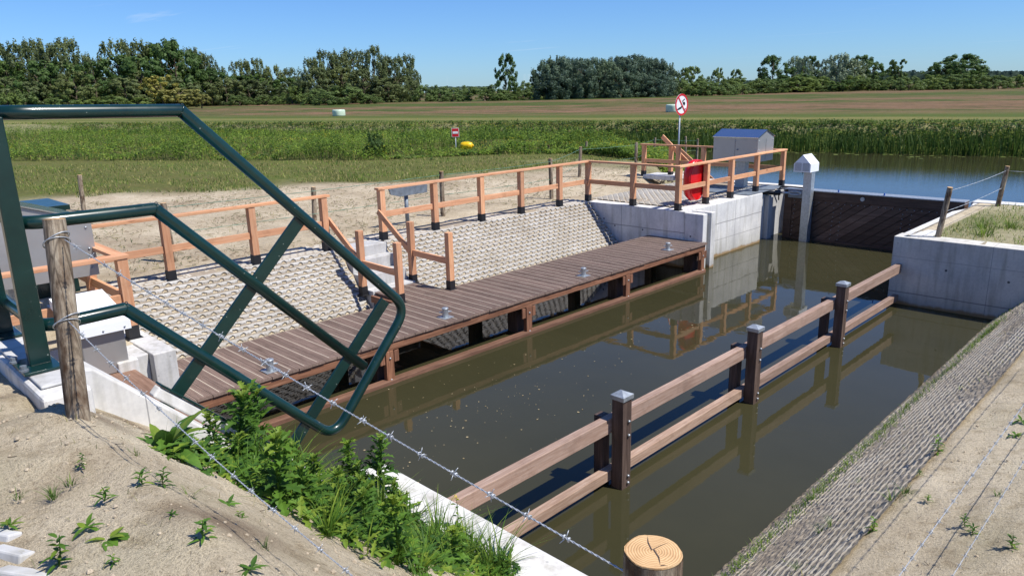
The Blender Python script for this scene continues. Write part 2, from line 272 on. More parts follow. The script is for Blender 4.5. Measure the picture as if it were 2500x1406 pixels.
# ------------------------------------------------------------------ mesh helpers
class MB:
    def __init__(s): s.v=[]; s.f=[]; s.mi=[]; s.cur=0
    def face(s,idx): s.f.append(idx); s.mi.append(s.cur)
    def poly(s,pts): n=len(s.v); s.v+=[tuple(p) for p in pts]; s.face(tuple(range(n,n+len(pts))))
    def prism(s,pts,vec):       # extrude polygon by vec
        n=len(s.v); k=len(pts); vec=Vector(vec)
        s.v+=[tuple(p) for p in pts]+[tuple(Vector(p)+vec) for p in pts]
        s.face(tuple(range(n+k-1,n-1,-1))); s.face(tuple(range(n+k,n+2*k)))
        for i in range(k): j=(i+1)%k; s.face((n+i,n+j,n+k+j,n+k+i))
    def box(s,x0,x1,y0,y1,z0,z1,b=0.0):
        if x0>x1:x0,x1=x1,x0
        if y0>y1:y0,y1=y1,y0
        if z0>z1:z0,z1=z1,z0
        if b<=0:
            s.prism([(x0,y0,z0),(x1,y0,z0),(x1,y1,z0),(x0,y1,z0)],(0,0,z1-z0)); return
        n=len(s.v); b=min(b,(x1-x0)*.45,(y1-y0)*.45,(z1-z0)*.45)
        # chamfered box : 24 verts
        idx={}
        for sx in (0,1):
            for sy in (0,1):
                for sz in (0,1):
                    X=(x0,x1)[sx];Y=(y0,y1)[sy];Z=(z0,z1)[sz]; ix=b if sx==0 else -b; iy=b if sy==0 else -b; iz=b if sz==0 else -b
                    for a,p in (('x',(X,Y+iy,Z+iz)),('y',(X+ix,Y,Z+iz)),('z',(X+ix,Y+iy,Z))):
                        idx[(sx,sy,sz,a)]=len(s.v); s.v.append(p)
        I=lambda *k: idx[k]
        for sx in (0,1): s.face((I(sx,0,0,'x'),I(sx,1,0,'x'),I(sx,1,1,'x'),I(sx,0,1,'x')) if sx else (I(0,0,0,'x'),I(0,0,1,'x'),I(0,1,1,'x'),I(0,1,0,'x')))
        for sy in (0,1): s.face((I(0,sy,0,'y'),I(0,sy,1,'y'),I(1,sy,1,'y'),I(1,sy,0,'y')) if sy else (I(0,0,0,'y'),I(1,0,0,'y'),I(1,0,1,'y'),I(0,0,1,'y')))
        for sz in (0,1): s.face((I(0,0,sz,'z'),I(1,0,sz,'z'),I(1,1,sz,'z'),I(0,1,sz,'z')) if sz else (I(0,0,0,'z'),I(0,1,0,'z'),I(1,1,0,'z'),I(1,0,0,'z')))
        for p in (0,1):
            for q in (0,1):
                s.face((I(p,q,0,'x'),I(p,q,1,'x'),I(p,q,1,'y'),I(p,q,0,'y')))
                s.face((I(p,0,q,'x'),I(p,1,q,'x'),I(p,1,q,'z'),I(p,0,q,'z')))
                s.face((I(0,p,q,'y'),I(1,p,q,'y'),I(1,p,q,'z'),I(0,p,q,'z')))
        for sx in (0,1):
            for sy in (0,1):
                for sz in (0,1): s.face((I(sx,sy,sz,'x'),I(sx,sy,sz,'y'),I(sx,sy,sz,'z')))
    def bar(s,p0,p1,wd,ht,up=(0,0,1)):   # rectangular bar along p0-p1
        p0=Vector(p0);p1=Vector(p1);d=(p1-p0).normalized(); sd=d.cross(Vector(up)).normalized(); u=sd.cross(d)
        q=[p0+sd*a*wd/2+u*b*ht/2 for a,b in ((-1,-1),(1,-1),(1,1),(-1,1))]
        s.prism(q,p1-p0)
    def tube(s,path,r,n=10,cap=True,closed=False):
        P=[Vector(p) for p in path]; m=len(P); base=len(s.v)
        rr=r if isinstance(r,(list,tuple)) else [r]*m
        T=[]
        for i in range(m):
            a=P[max(0,i-1)];b=P[min(m-1,i+1)]; T.append((b-a).normalized())
        ref=Vector((0,0,1)) if abs(T[0].z)<.9 else Vector((1,0,0))
        x=T[0].cross(ref).normalized()
        for i in range(m):
            x=(x-T[i]*x.dot(T[i])).normalized(); y=T[i].cross(x)
            for k in range(n):
                a=TAU*k/n; s.v.append(tuple(P[i]+(x*math.cos(a)+y*math.sin(a))*rr[i]))
        for i in range(m-1):
            for k in range(n):
                k2=(k+1)%n; s.face((base+i*n+k,base+i*n+k2,base+(i+1)*n+k2,base+(i+1)*n+k))
        if cap:
            s.face(tuple(base+k for k in range(n-1,-1,-1))); s.face(tuple(base+(m-1)*n+k for k in range(n)))
    def lathe(s,prof,c,n=16):
        base=len(s.v); c=Vector(c); m=len(prof)
        for r,z in prof:
            for k in range(n): a=TAU*k/n; s.v.append((c.x+r*math.cos(a),c.y+r*math.sin(a),c.z+z))
        for i in range(m-1):
            for k in range(n): k2=(k+1)%n; s.face((base+i*n+k,base+i*n+k2,base+(i+1)*n+k2,base+(i+1)*n+k))
        s.face(tuple(base+k for k in range(n-1,-1,-1))); s.face(tuple(base+(m-1)*n+k for k in range(n)))
    def build(s,name,mat,parent=None,smooth=False,org=None,bevel=0):
        o0=Vector(org) if org is not None else (Vector(parent['_org']) if parent is not None else Vector((0,0,0)))
        me=bpy.data.meshes.new(name); vv=[(p[0]-o0.x,p[1]-o0.y,p[2]-o0.z) for p in s.v]
        me.from_pydata(vv,[],s.f); ms=mat if isinstance(mat,(list,tuple)) else [mat]
        for k in ms: me.materials.append(M[k] if isinstance(k,str) else k)
        if len(ms)>1: me.polygons.foreach_set('material_index',s.mi)
        if smooth: me.polygons.foreach_set('use_smooth',[True]*len(me.polygons))
        me.update(); o=bpy.data.objects.new(name,me); COL.objects.link(o)
        o['_org']=tuple(o0)
        if parent is not None: o.parent=parent; o.location=o0-Vector(parent['_org'])
        else: o.location=o0
        if bevel:
            md=o.modifiers.new('bevel','BEVEL'); md.width=bevel; md.segments=2; md.limit_method='ANGLE'
        return o
def thing(name,loc,label,cat,group=None):
    o=bpy.data.objects.new(name,None); COL.objects.link(o); o.location=loc; o['_org']=tuple(loc); o.empty_display_size=.1
    o['label']=label; o['category']=cat
    if group: o['group']=group
    return o
def tag(o,label,cat,group=None):
    o['label']=label; o['category']=cat
    if group: o['group']=group
    return o
def struct(o,kind='structure'): o['kind']=kind; return o
def dup(root,loc,label,rz=None,scale=None,group=None):
    r=root.copy(); COL.objects.link(r); r.location=loc; r['label']=label
    if rz is not None: r.rotation_euler=(0,0,rz)
    if scale is not None: r.scale=scale
    if group: r['group']=group
    for ch in root.children:
        c=ch.copy(); COL.objects.link(c); c.parent=r
        for g in ch.children:
            d=g.copy(); COL.objects.link(d); d.parent=c
    return r
def arc_path(pts,rad,seg=6):
    P=[Vector(p) for p in pts]; out=[P[0]]
    for i in range(1,len(P)-1):
        a=(P[i-1]-P[i]); b=(P[i+1]-P[i]); ra=min(rad,a.length*.45,b.length*.45); a.normalize(); b.normalize()
        s0=P[i]+a*ra; s1=P[i]+b*ra
        for k in range(seg+1):
            q=k/seg; out.append((1-q)**2*s0+2*q*(1-q)*P[i]+q*q*s1)
    out.append(P[-1]); return out
def clip(poly,a,b,c):      # keep a*x+b*y<=c
    out=[]
    for i in range(len(poly)):
        p=poly[i];q=poly[(i+1)%len(poly)]; dp=a*p[0]+b*p[1]-c; dq=a*q[0]+b*q[1]-c
        if dp<=0: out.append(p)
        if dp*dq<0: t_=dp/(dp-dq); out.append((p[0]+(q[0]-p[0])*t_,p[1]+(q[1]-p[1])*t_))
    return out
# ------------------------------------------------------------------ terrain
def lerp_pts(pts,x):
    if x<=pts[0][0]: return pts[0][1]
    for (a,b),(c,d) in zip(pts,pts[1:]):
        if x<=c: return b+(d-b)*(x-a)/(c-a)
    return pts[-1][1]
NEAR=[(-400,-70),(-120,11.5),(-60,29),(-30,36.8),(-21,35),(-17,29),(-13,22.6),(-9.3,21.0),(-4.2,21.0),(60,33)]
def near_edge(x): return lerp_pts(NEAR,x)
FAR=[(-1500,-430),(-40.8,40.4),(-21,46.7),(-9.1,49.3),(60,64.5),(1500,380)]
def far_edge(x): return lerp_pts(FAR,x)
def sst(a,b,x): t_=max(0,min(1,(x-a)/(b-a))); return t_*t_*(3-2*t_)
def rb(x,y):                     # right bank
    if x<-1.33: return max(-1.5,x+2.73) if y>2.95 else 1.30
    return min(2.9,1.41+.30*(x+1.33))
def fg(x,y):
    top=2.95-.10*sst(-3.3,-4.2,x)-.14*sst(-3.35,-4.05,x)*sst(1.05,.72,y); s=top-.86*max(0,y-.72)
    b=rb(x,y)
    k=.10; h=max(k-abs(s-b),0)/k
    return min(top,max(s,b)+h*h*k*.25) if y<3 else min(2.95,max(s,b)+h*h*k*.25)
def hgt(x,y):
    ne,fe=near_edge(x),far_edge(x)
    if y>=fe: return min(1.65,-.25+.46*(y-fe))
    if y>ne: return -1.0
    if x<-9.25 and not (y>19.03 and y<21 and x>-9.5):
        if y>21.0 or x<-12.6:
            d=ne-y; z=min(1.34,.10+.34*d)
        else: z=1.34
        if 2.85<y<15.2 and x>-12.02: return max(-1.5,1.33-(x+12.02))
        return z
    if x<-4.4:
        if y<.9: return 2.67-1.35*sst(-8.4,-9.2,x)
        return -1.5
    if y>15.2: return 1.31 if y<20.9 else -1.0
    return fg(x,y)
def frange(a,b,s):
    o=[];x=a
    while x<b-1e-6: o.append(round(x,4)); x+=s
    return o
XS=[-1800,-1000,-600,-400,-300,-220,-170,-140,-115,-98]+frange(-88,-30,2)+frange(-30,-13,.8)+frange(-13,-12.05,.3)+[-12.03,-11.5,-11,-10.4,-9.8,-9.51,-9.49,-9.26,-9.24,-8.8,-8.4,-7]+frange(-6,-4.42,.08)+[-4.41]+frange(-4.39,.5,.055)+frange(.5,4,.5)+[4,6,8,12,16,22,30,40,55,75,110,170,260,400,700,1100,1800]
YS=[-800,-300,-100,-40,-15,-6,-3,-1.5,-.7,-.3]+frange(0,4,.055)+frange(4,15,.3)+[15.0,15.18,15.22,15.6,16.5,18,20,20.88,20.92,21.02]+frange(21.5,62,1.1)+frange(62,110,6)+[110,130,150,180,210,250,300,400,550,800,1200,2000,3000]
def grass_edge(y): return lerp_pts([(-40,-34),(7.7,-25.6),(9.7,-23),(13.4,-21.8),(15.4,-20),(18.3,-19),(23.7,-19.4),(26,-15)],y)
vs=[];cols=[]
for y in YS:
    for x in XS:
        z=hgt(x,y); near=(x>-6 and x<3 and -1<y<16)
        if near and z>-.2:
            z+=.034*noise.noise((x*1.7,y*1.7,3))+.022*noise.noise((x*6,y*6,1))+.014*noise.noise((x*15,y*15,2))
        elif x<-12.05 and y<24 and z>.5: z+=.03*noise.noise((x*.8,y*.8,5))
        vs.append((x,y,z))
        g=f=b=0.0
        nz=noise.noise((x*.35,y*.35,0))
        if y>far_edge(x)+3.3: f=1
        elif y>far_edge(x)-2: g=1
        elif x<-12.0:
            g=sst(1.2,-1.2,x-grass_edge(y)-nz*2.0)
            if y>21.5: g=max(g,.6)
            b=max(0,.28+.35*noise.noise((x*.5,y*.5,31))+.25*noise.noise((x*2,y*2,33)))
        elif x>-4.1 and 15.5<y<21: g=.55+.5*nz
        elif near: g=max(0,.25*noise.noise((x*2.2,y*2.2,9))); b=max(0,noise.noise((x*3,y*3,19))-.15)*(1.2 if y<4 else .5)
        cols.append((g,f,b,1))
nx=len(XS); fs=[(j*nx+i,j*nx+i+1,(j+1)*nx+i+1,(j+1)*nx+i) for j in range(len(YS)-1) for i in range(nx-1)]
me=bpy.data.meshes.new('ground'); me.from_pydata(vs,[],fs); me.materials.append(M['ground'])
ca=me.color_attributes.new('zone','FLOAT_COLOR','POINT'); ca.data.foreach_set('color',[c for k in cols for c in k])
me.polygons.foreach_set('use_smooth',[True]*len(fs)); me.update()
ground=bpy.data.objects.new('ground',me); COL.objects.link(ground); struct(ground)
def ground_hit(px,py):
    d=ray(px,py); t0=.5
    for k in range(4000):
        p=CP+d*t0
        if p.z<=hgt(p.x,p.y)+.0: break
        t0+=.01 if t0<14 else .05
    return Vector((p.x,p.y,hgt(p.x,p.y)))
# water
mb=MB(); xs=[-400,-120,-40,-12,-2,60,400]; 
mb.poly([(-420,-120,0),(420,-120,0),(420,160,0),(-420,160,0)])
wa=mb.build('water','water'); struct(wa)
# ------------------------------------------------------------------ block mats
def sheet(name,mat,p0,du,dv,nrm,lu,lv,su,sv,fn,skip=None):
    p0=Vector(p0);du=Vector(du).normalized();dv=Vector(dv).normalized();nrm=Vector(nrm).normalized()
    nu=int(lu/su);nv=int(lv/sv);vs=[];cs=[];fs=[]
    for j in range(nv+1):
        v=lv*j/nv
        for i in range(nu+1):
            u=lu*i/nu; h,c=fn(u,v); p=p0+du*u+dv*v+nrm*h; vs.append((p.x,p.y,p.z)); cs+=c
    for j in range(nv):
        for i in range(nu):
            if skip and skip((i+.5)*lu/nu,(j+.5)*lv/nv): continue
            a=j*(nu+1)+i; fs.append((a,a+1,a+nu+2,a+nu+1))
    me=bpy.data.meshes.new(name); me.from_pydata(vs,[],fs); me.materials.append(M[mat])
    ca=me.color_attributes.new('mask','FLOAT_COLOR','POINT'); ca.data.foreach_set('color',cs); me.update()
    o=bpy.data.objects.new(name,me); COL.objects.link(o); struct(o); return o
def hsh(a,b): x=math.sin(a*127.1+b*311.7)*43758.5453; return x-math.floor(x)
def fn_left(u,v,pu=.185,pv=.10,hr=.038):
    row=int(v/pv); t_=v/pv-row; k=u/pu+.5*(row%2)+.06*(hsh(row,1)-.5); ki=math.floor(k); fu=(k-ki-.5)*pu
    edge=.64+.07*math.sin(TAU*k*3+row)+.03*math.sin(TAU*k*7+row*2)
    g=0.0; q=abs(fu)/hr; rnd=hsh(ki,row)
    if q<1:
        top=edge-.33*math.sqrt(1-q*q)
        if t_>top and t_<.84:
            z=(t_-top)/(.84-top); dark=.62+.38*rnd
            return -.018*(1-z)-.004,(.25,.95 if z<dark else .25,0,1)  # hole floor coloured near-black for the shade of the block overhang
    seam=(u/.555+.5*((row//2)%2)); sd=abs(seam-round(seam))*.555
    if t_<edge:
        e=min(1,min(t_+.05,edge-t_)/.10); h=.014*e*(.8+.4*hsh(int(seam),row))+.004*(hsh(int(seam),row+3)-.5)
        if sd<.009: h*=.2
        return h+.003*hsh(i_(u),row),(.62+.38*hsh(int(seam)+9,row),0,0,1)
    return .003,(0,0,0,1)
def i_(u): return int(u/.05)
def fn_top(u,v,pv=.14):
    row=int(v/pv); t_=v/pv-row; k=u/.16+.5*(row%2); f=k-math.floor(k)
    w_=noise.noise((u*.8,v*1.5,4))+.3*noise.noise((u*9,v*9,2))
    on=t_<.55 and .06<f<.94 and w_>-.12
    return (.016 if on else .0),((1 if on else .12),0,0,1)
def fn_plat(u,v,pv=.115):
    s=(u+v*.0); row=int(v/pv); t_=v/pv-row; k=u/.19+.5*(row%2); f=k-math.floor(k)
    w_=noise.noise((u*.55,v*.55,14))+.35*noise.noise((u*8,v*8,2))+.25*(abs(u-1.35)/1.35-.3)
    on=(t_<.42) and .1<f<.92 and w_>-.32
    return (.018 if on else .0),((1 if on else .1),0,0,1)
def fn_right(u,v,pv=.097):
    row=int(v/pv); t_=v/pv-row; w_=noise.noise((u*.7,v*2.5,11))+.3*noise.noise((u*6,v*6,3)); n_=noise.noise((u*24,v*24,5))
    if v<.24: return .012*n_,(.15,0,.75*(1-v/.30),1)
    bury=max(0,min(1,(w_-.05)*3+.25*noise.noise((u*.3,row*.7,8))))
    h=(.011*(t_**1.3)*(1-.75*bury)) if t_<.93 else 0
    c=(1-.8*bury)*(1 if t_>.60 else (.25 if t_>.4 else .08))
    wav=.5+.5*math.sin(TAU*(u/.16+.5*(row%2)))
    return h+.010*n_*(1-.5*c)-.004*wav*(t_>.6),(max(0,c*(.65+.35*wav)),.4 if (t_>=.93 and bury<.4) else 0,0,1)  # G draws a painted shadow line at each row step
S2=math.sqrt(.5)
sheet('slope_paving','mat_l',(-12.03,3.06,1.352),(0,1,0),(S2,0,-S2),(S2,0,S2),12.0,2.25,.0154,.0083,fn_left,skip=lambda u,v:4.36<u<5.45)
sheet('slope_paving','paving',(-12.75,3.3,1.345),(0,1,0),(1,0,0),(0,0,1),11.8,.70,.02,.02,fn_top)
sheet('platform_paving','paving',(-12.3,15.5,1.35),(1,0,0),(0,1,0),(0,0,1),2.7,5.1,.024,.0164,fn_plat)
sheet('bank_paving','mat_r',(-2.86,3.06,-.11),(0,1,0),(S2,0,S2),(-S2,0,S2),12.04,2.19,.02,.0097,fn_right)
# ------------------------------------------------------------------ concrete
def cthing(name,loc,label,cat,boxes,mat,pn='wall_body',bev=.012):
    t_=thing(name,loc,label,cat); mb=MB()
    for b in boxes: mb.box(*b)
    mb.build(pn,mat,t_,bevel=bev); return t_
t_=cthing('lock_wall',(-9.2,17,0),'pale concrete lock wall under the red lifebuoy case, left of the timber gate','concrete wall',
 [(-12.3,-9.173,15.09,15.44,-1.3,1.348),(-9.62,-9.17,15.443,19.02,-1.3,1.352)],'concrete_far')
mb=MB()
for a in ((-9.17,-8.68,15.09,15.28,-1.3,1.325),(-9.17,-8.84,15.283,15.457,-1.3,1.30),(-9.17,-8.68,15.46,15.66,-1.3,1.325)): mb.box(*a)
mb.build('stoplog_pier','concrete',t_,bevel=.014)
mb=MB(); mb.box(-9.9,-9.34,19.023,20.72,-1.3,1.25); mb.box(-9.337,-9.2,19.5,19.75,-1.3,1.22); mb.build('gate_recess','concrete_step',t_,bevel=.01)
mb=MB(); mb.box(-12.6,-8.78,20.723,21.06,-1.3,1.36); mb.build('end_sill','concrete',t_,bevel=.012)
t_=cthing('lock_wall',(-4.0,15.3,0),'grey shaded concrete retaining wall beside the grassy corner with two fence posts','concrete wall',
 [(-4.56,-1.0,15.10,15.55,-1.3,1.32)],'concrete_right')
mb=MB(); mb.prism([(-4.545,15.575,1.305),(-4.0,15.575,1.305),(-4.0,20.0,1.305),(-4.1,20.5,1.305),(-4.5,20.5,1.305),(-4.38,19.6,1.305),(-4.545,18.9,1.305)],(0,0,-2.6)); mb.build('inner_wall','concrete',t_,bevel=.012)
mb=MB(); mb.box(-4.55,14,20.53,20.97,-1.3,1.33); mb.build('end_sill','concrete',t_,bevel=.012)
t_=thing('lock_wall',(-4.5,2,1.3),'white concrete wall in the foreground, its top stepping down to the water behind weeds','concrete wall')
mb=MB(); mb.prism([(-4.33,.98,2.80),(-4.33,1.08,2.775),(-4.33,2.50,1.345),(-4.33,2.72,1.345),(-4.33,2.72,-1.3),(-4.33,.98,-1.3)],(-.24,0,0)); mb.build('sloping_wall','concrete_near',t_,bevel=.012)
mb=MB(); mb.box(-4.57,-1.1,2.723,3.05,-1.3,1.345); mb.build('front_wall','concrete_near',t_,bevel=.014)
t_=thing('lock_wall',(-9.2,2.8,1.3),'light concrete pier block with a vertical slot at the near end of the jetty','concrete wall')
mb=MB()
for a in ((-9.75,-8.62,2.40,2.62,-1.3,1.352),(-9.75,-8.76,2.623,2.777,-1.3,1.335),(-9.75,-8.62,2.78,3.04,-1.3,1.352)): mb.box(*a)
mb.box(-12.4,-9.753,2.55,3.0,-1.3,1.345); mb.box(-9.75,-9.2,-3,2.397,-1.3,1.34); mb.build('wall_body','concrete_near',t_,bevel=.014)
def tieholes(t_,pts,y,r=.022):
    for x,z in pts:
        mb=MB(); mb.prism([(x+r*math.cos(TAU*k/12),y-.0025,z+r*math.sin(TAU*k/12)) for k in range(12)],(0,.004,0)); mb.build('tie_hole','tie_dark',t_)
M['tie_dark']=plain('tie_hole_dark',(.10,.10,.105,1),.9)
LW=[o for o in bpy.data.objects if o.name.startswith('lock_wall') and o.parent is None]
tieholes(LW[0],[(-11.2,.80),(-10.35,.79),(-9.0,.78),(-11.55,.95)],15.09); tieholes(LW[1],[(-3.6,.78),(-2.6,.72),(-1.9,.75)],15.10)
# head wall under the railing
t_=thing('lock_wall',(-6,.9,2.7),'narrow pale concrete wall top carrying the green railing posts','concrete wall')
mb=MB(); mb.box(-9.2,-4.09,.77,1.0,-1.3,2.765); mb.build('wall_body','concrete_near',t_,bevel=.02)
mb=MB(); mb.box(-9.2,-4.22,.80,.972,2.768,2.785); mb.build('mortar_bed','concrete_step',t_,bevel=.008)
# stairs
t_=thing('concrete_stairs',(-11.5,7.97,.7),'grey concrete steps leading down the paved slope to the jetty','stairs')
for x0,x1,z in ((-12.3,-11.85,1.36),(-11.847,-11.60,1.165),(-11.597,-11.27,.935),(-11.267,-11.0,.70)):
    mb=MB(); mb.box(x0,x1,7.47,8.46,z-.42,z); mb.build('step',"concrete_step",t_,bevel=.01)
# ------------------------------------------------------------------ timber rails
def post(t_,x,y,z0,z1,w_=.12,base=True):
    mb=MB(); mb.box(x-w_/2,x+w_/2,y-w_/2,y+w_/2,z0+.15,z1); p=mb.build('post','larch_z',t_,bevel=.004)
    mb=MB(); mb.box(x-w_/2-.006,x+w_/2+.006,y-w_/2-.006,y+w_/2+.006,z0,z0+.165)
    if base: mb.box(x-w_/2-.03,x+w_/2+.03,y-w_/2-.03,y+w_/2+.03,z0-.004,z0+.008)
    mb.build('shoe','shoe',p,bevel=.003)
ZL=1.352; CT=2.40
def rail_run(t_,pts,axis_pts,zl=ZL,ct=CT,skip_posts=(),mid=True,cap=True):
    pass
def mrail(t_,p0,p1,ax,h=.115,th=.045,name='mid_rail'):
    mb=MB(); mb.bar(p0,p1,th,h); mb.build(name,'larch_'+ax,t_,bevel=.004)
def caprail(t_,p0,p1,ax):
    mb=MB(); mb.bar(p0,p1,.145,.045); mb.build('cap_rail','larch_'+ax,t_,bevel=.005)
XR=-12.14; MZ=1.86
t_=thing('wooden_railing',(-10.5,15.2,ZL),'long new larch railing running from the steps round the platform with the red lifebuoy case','railing')
ry=[8.60,9.96,11.32,12.62,14.02,15.17]
for y in ry: post(t_,XR,y,ZL,CT-.045)
for a,b in zip(ry,ry[1:]): mrail(t_,(XR,a+.06,MZ),(XR,b-.06,MZ),'y')
caprail(t_,(XR,ry[0]-.1,CT-.0225),(XR,15.24,CT-.0225),'y')
for x in (-10.73,-9.43): post(t_,x,15.19,ZL,CT-.045)
mrail(t_,(XR+.06,15.17,MZ),(-10.79,15.19,MZ),'x'); mrail(t_,(-10.67,15.19,MZ),(-9.49,15.19,MZ),'x')
caprail(t_,(XR+.073,15.17,CT-.024),(-9.505,15.19,CT-.024),'x')
yy=[15.19,16.46,17.7,19.1,20.70]
for y in yy[1:]: post(t_,-9.43,y,ZL,CT-.045)
for a,b in zip(yy,yy[1:]): mrail(t_,(-9.43,a+.06,MZ),(-9.43,b-.06,MZ),'y')
caprail(t_,(-9.43,15.11,CT-.0225),(-9.43,20.79,CT-.0225),'y')
for x in (-10.68,-12.0,-12.9): post(t_,x,20.70,ZL,CT-.045)
for a,b in zip((-9.43,-10.68,-12.0),(-10.68,-12.0,-12.9)): mrail(t_,(a-.06,20.70,MZ),(b+.06,20.70,MZ),'x')
post(t_,-14.22,20.72,ZL,CT-.045); post(t_,-13.33,20.95,ZL,CT-.045); mrail(t_,(-12.96,20.70,MZ),(-14.16,20.72,MZ),'x')
caprail(t_,(-9.505,20.70,CT-.024),(-14.35,20.72,CT-.024),'x')
t_=thing('wooden_railing',(-12.1,5.8,ZL),'larch railing along the slope between the metal cabinets and the steps','railing')
ly=[2.90,4.38,5.85,7.28]
for y in ly: post(t_,XR,y,ZL,CT-.045)
for a,b in zip(ly,ly[1:]): mrail(t_,(XR,a+.06,MZ),(XR,b-.06,MZ),'y')
caprail(t_,(XR,2.82,CT-.0225),(XR,7.40,CT-.0225),'y')
for x in (-10.8,-9.47): post(t_,x,2.86,ZL,CT-.045)
mrail(t_,(XR+.06,2.88,MZ),(-10.86,2.86,MZ),'x'); mrail(t_,(-10.74,2.86,MZ),(-9.53,2.86,MZ),'x')
caprail(t_,(XR+.073,2.88,CT-.024),(-9.545,2.86,CT-.024),'x')
for y in (1.5,.1,-1.3): post(t_,-9.47,y,ZL,CT-.045)
for a,b in zip((2.86,1.5,.1),(1.5,.1,-1.3)): mrail(t_,(-9.47,a-.06,MZ),(-9.47,b+.06,MZ),'y')
caprail(t_,(-9.47,2.94,CT-.0225),(-9.47,-1.4,CT-.0225),'y')
def stair_rail(y,ytop,lab,px):
    t_=thing('stair_railing',(-11.2,y,.68),lab,'railing','handrails beside the concrete steps')
    post(t_,-11.2,y,.62,1.82,.11); post(t_,-10.08,y,.68,1.74,.11)
    mb=MB(); mb.bar((-12.16,ytop,1.93),(-11.17,y,1.18),.045,.115); mb.build('sloping_rail','larch_x',t_,bevel=.004)
    mb=MB(); mb.bar((-11.14,y,1.22),(-10.03,y,1.20),.045,.115); mb.build('level_rail','larch_x',t_,bevel=.004)
stair_rail(7.40,7.37,'larch stair rail left of the steps, partly behind the green tube','L')
stair_rail(8.56,8.52,'larch stair rail right of the steps, below the grey information board','R')
# loose planks at the far steps
mb=MB(); mb.bar((-13.72,21.0,2.63),(-12.25,20.86,1.52),.04,.14); tag(mb.build('wooden_plank','larch_x',None,org=(-13,20.9,1.5)),'sloping larch handrail plank rising above the far railing','plank')
mb=MB(); mb.bar((-13.55,21.7,2.2),(-12.1,21.6,1.2),.04,.14); tag(mb.build('wooden_plank','larch_x',None,org=(-13,21.6,1.2)),'lower shaded plank sloping behind the far railing','plank')
# ------------------------------------------------------------------ jetty
DZ=.678
t_=thing('jetty',(-9.3,9,0),'long brown timber jetty along the foot of the paved slope','jetty')
mb=MB(); y=2.98; i=0
while y<15.05:
    yb=min(y+.190,15.075); dz=U(-.002,.002); x1=-8.55+U(-.006,.006); x0=-10.16
    if 7.42<y and yb<8.5: x0=-10.98
    mb.cur=0; mb.box(x0,x1,y,yb,DZ-.035+dz,DZ+dz)
    # fine grooves as thin ridges
    for q in (.018,.036,.054,.072,.118,.136,.154,.172):
        mb.box(x0+.004,x1-.004,y+q-.005,y+q+.005,DZ+dz-.001,DZ+dz+.0028)
    mb.cur=1; mb.box(x0+.01,x1-.05,y+.089,y+.101,DZ+dz-.001,DZ+dz+.0035); i+=1
    y+=.1965
mb.build('decking',['deck','cream'],t_)
mb=MB(); mb.box(-8.635,-8.575,3.0,15.06,DZ-.165,DZ-.0375); mb.build('front_beam','hard_y',t_,bevel=.006)
mb=MB(); mb.box(-10.12,-10.05,3.0,15.06,DZ-.165,DZ-.0375); mb.build('rear_beam','hard_y',t_,bevel=.006)
for ya in (7.40,8.47):
    mb=MB(); mb.box(-10.98,-10.122,ya,ya+.05,DZ-.165,DZ-.0375); mb.build('side_beam','hard_x',t_,bevel=.006)
for y in (3.15,6.03,9.06,12.02,14.95):
    mb=MB(); mb.box(-8.645,-8.565,y-.07,y+.07,-.9,DZ-.168); f_=mb.build('fascia_post','hard_z',t_,bevel=.005)
    for zz in (.06,.40):
        mb=MB(); mb.tube([(-8.566,y,zz),(-8.55,y,zz)],.016,8); mb.build('bolt','galv',f_,True)
    for ya in (-.17,.085):
        mb=MB(); mb.box(-8.60,-8.571,y+ya,y+ya+.085,.32,DZ-.18); mb.build('cleat','hard_z',t_,bevel=.004)
    mb=MB(); mb.box(-9.0,-8.75,y-.12,y+.12,-1.2,DZ-.17); mb.build('pile','pile_dark',t_,bevel=.01)
    mb=MB(); mb.box(-10.1,-9.9,y-.1,y+.1,-1.2,DZ-.17); mb.build('pile','pile_dark',t_,bevel=.01)
    mb=MB(); mb.box(-10.05,-8.65,y-.05,y+.05,DZ-.30,DZ-.17); mb.build('cross_beam','pile_dark',t_,bevel=.006)
mb=MB(); mb.box(-8.66,-8.53,3.02,15.05,-.12,.065); mb.build('waling','waling',t_,bevel=.012)
def bollard(loc,lab):
    t_=thing('mooring_bollard',loc,lab,'bollard','galvanised bollards along the jetty edge'); x,y,z=loc
    mb=MB(); mb.box(x-.10,x+.10,y-.10,y+.10,z+.003,z+.013); mb.build('base_plate','galv',t_,bevel=.002)
    mb=MB(); mb.lathe([(.052,.013),(.05,.03),(.05,.145),(.056,.15),(.056,.16),(.045,.166)],loc,18); mb.build('post','galv',t_,True)
    mb=MB(); mb.tube([(x-.05,y-.09,z+.095),(x+.05,y+.09,z+.095)],.011,8); mb.build('cross_bar','galv',t_,True)
    return t_
b0=bollard((-8.77,4.25,DZ),'nearest galvanised bollard, beside the barbed wire on the jetty edge')
for p,l in (((-8.80,7.33,DZ),'galvanised bollard on the jetty just right of the green railing bend'),((-8.81,10.87,DZ),'galvanised bollard halfway along the right part of the jetty'),((-8.85,13.9,DZ),'farthest galvanised bollard, near the concrete wall at the jetty end')):
    dup(b0,p,l)
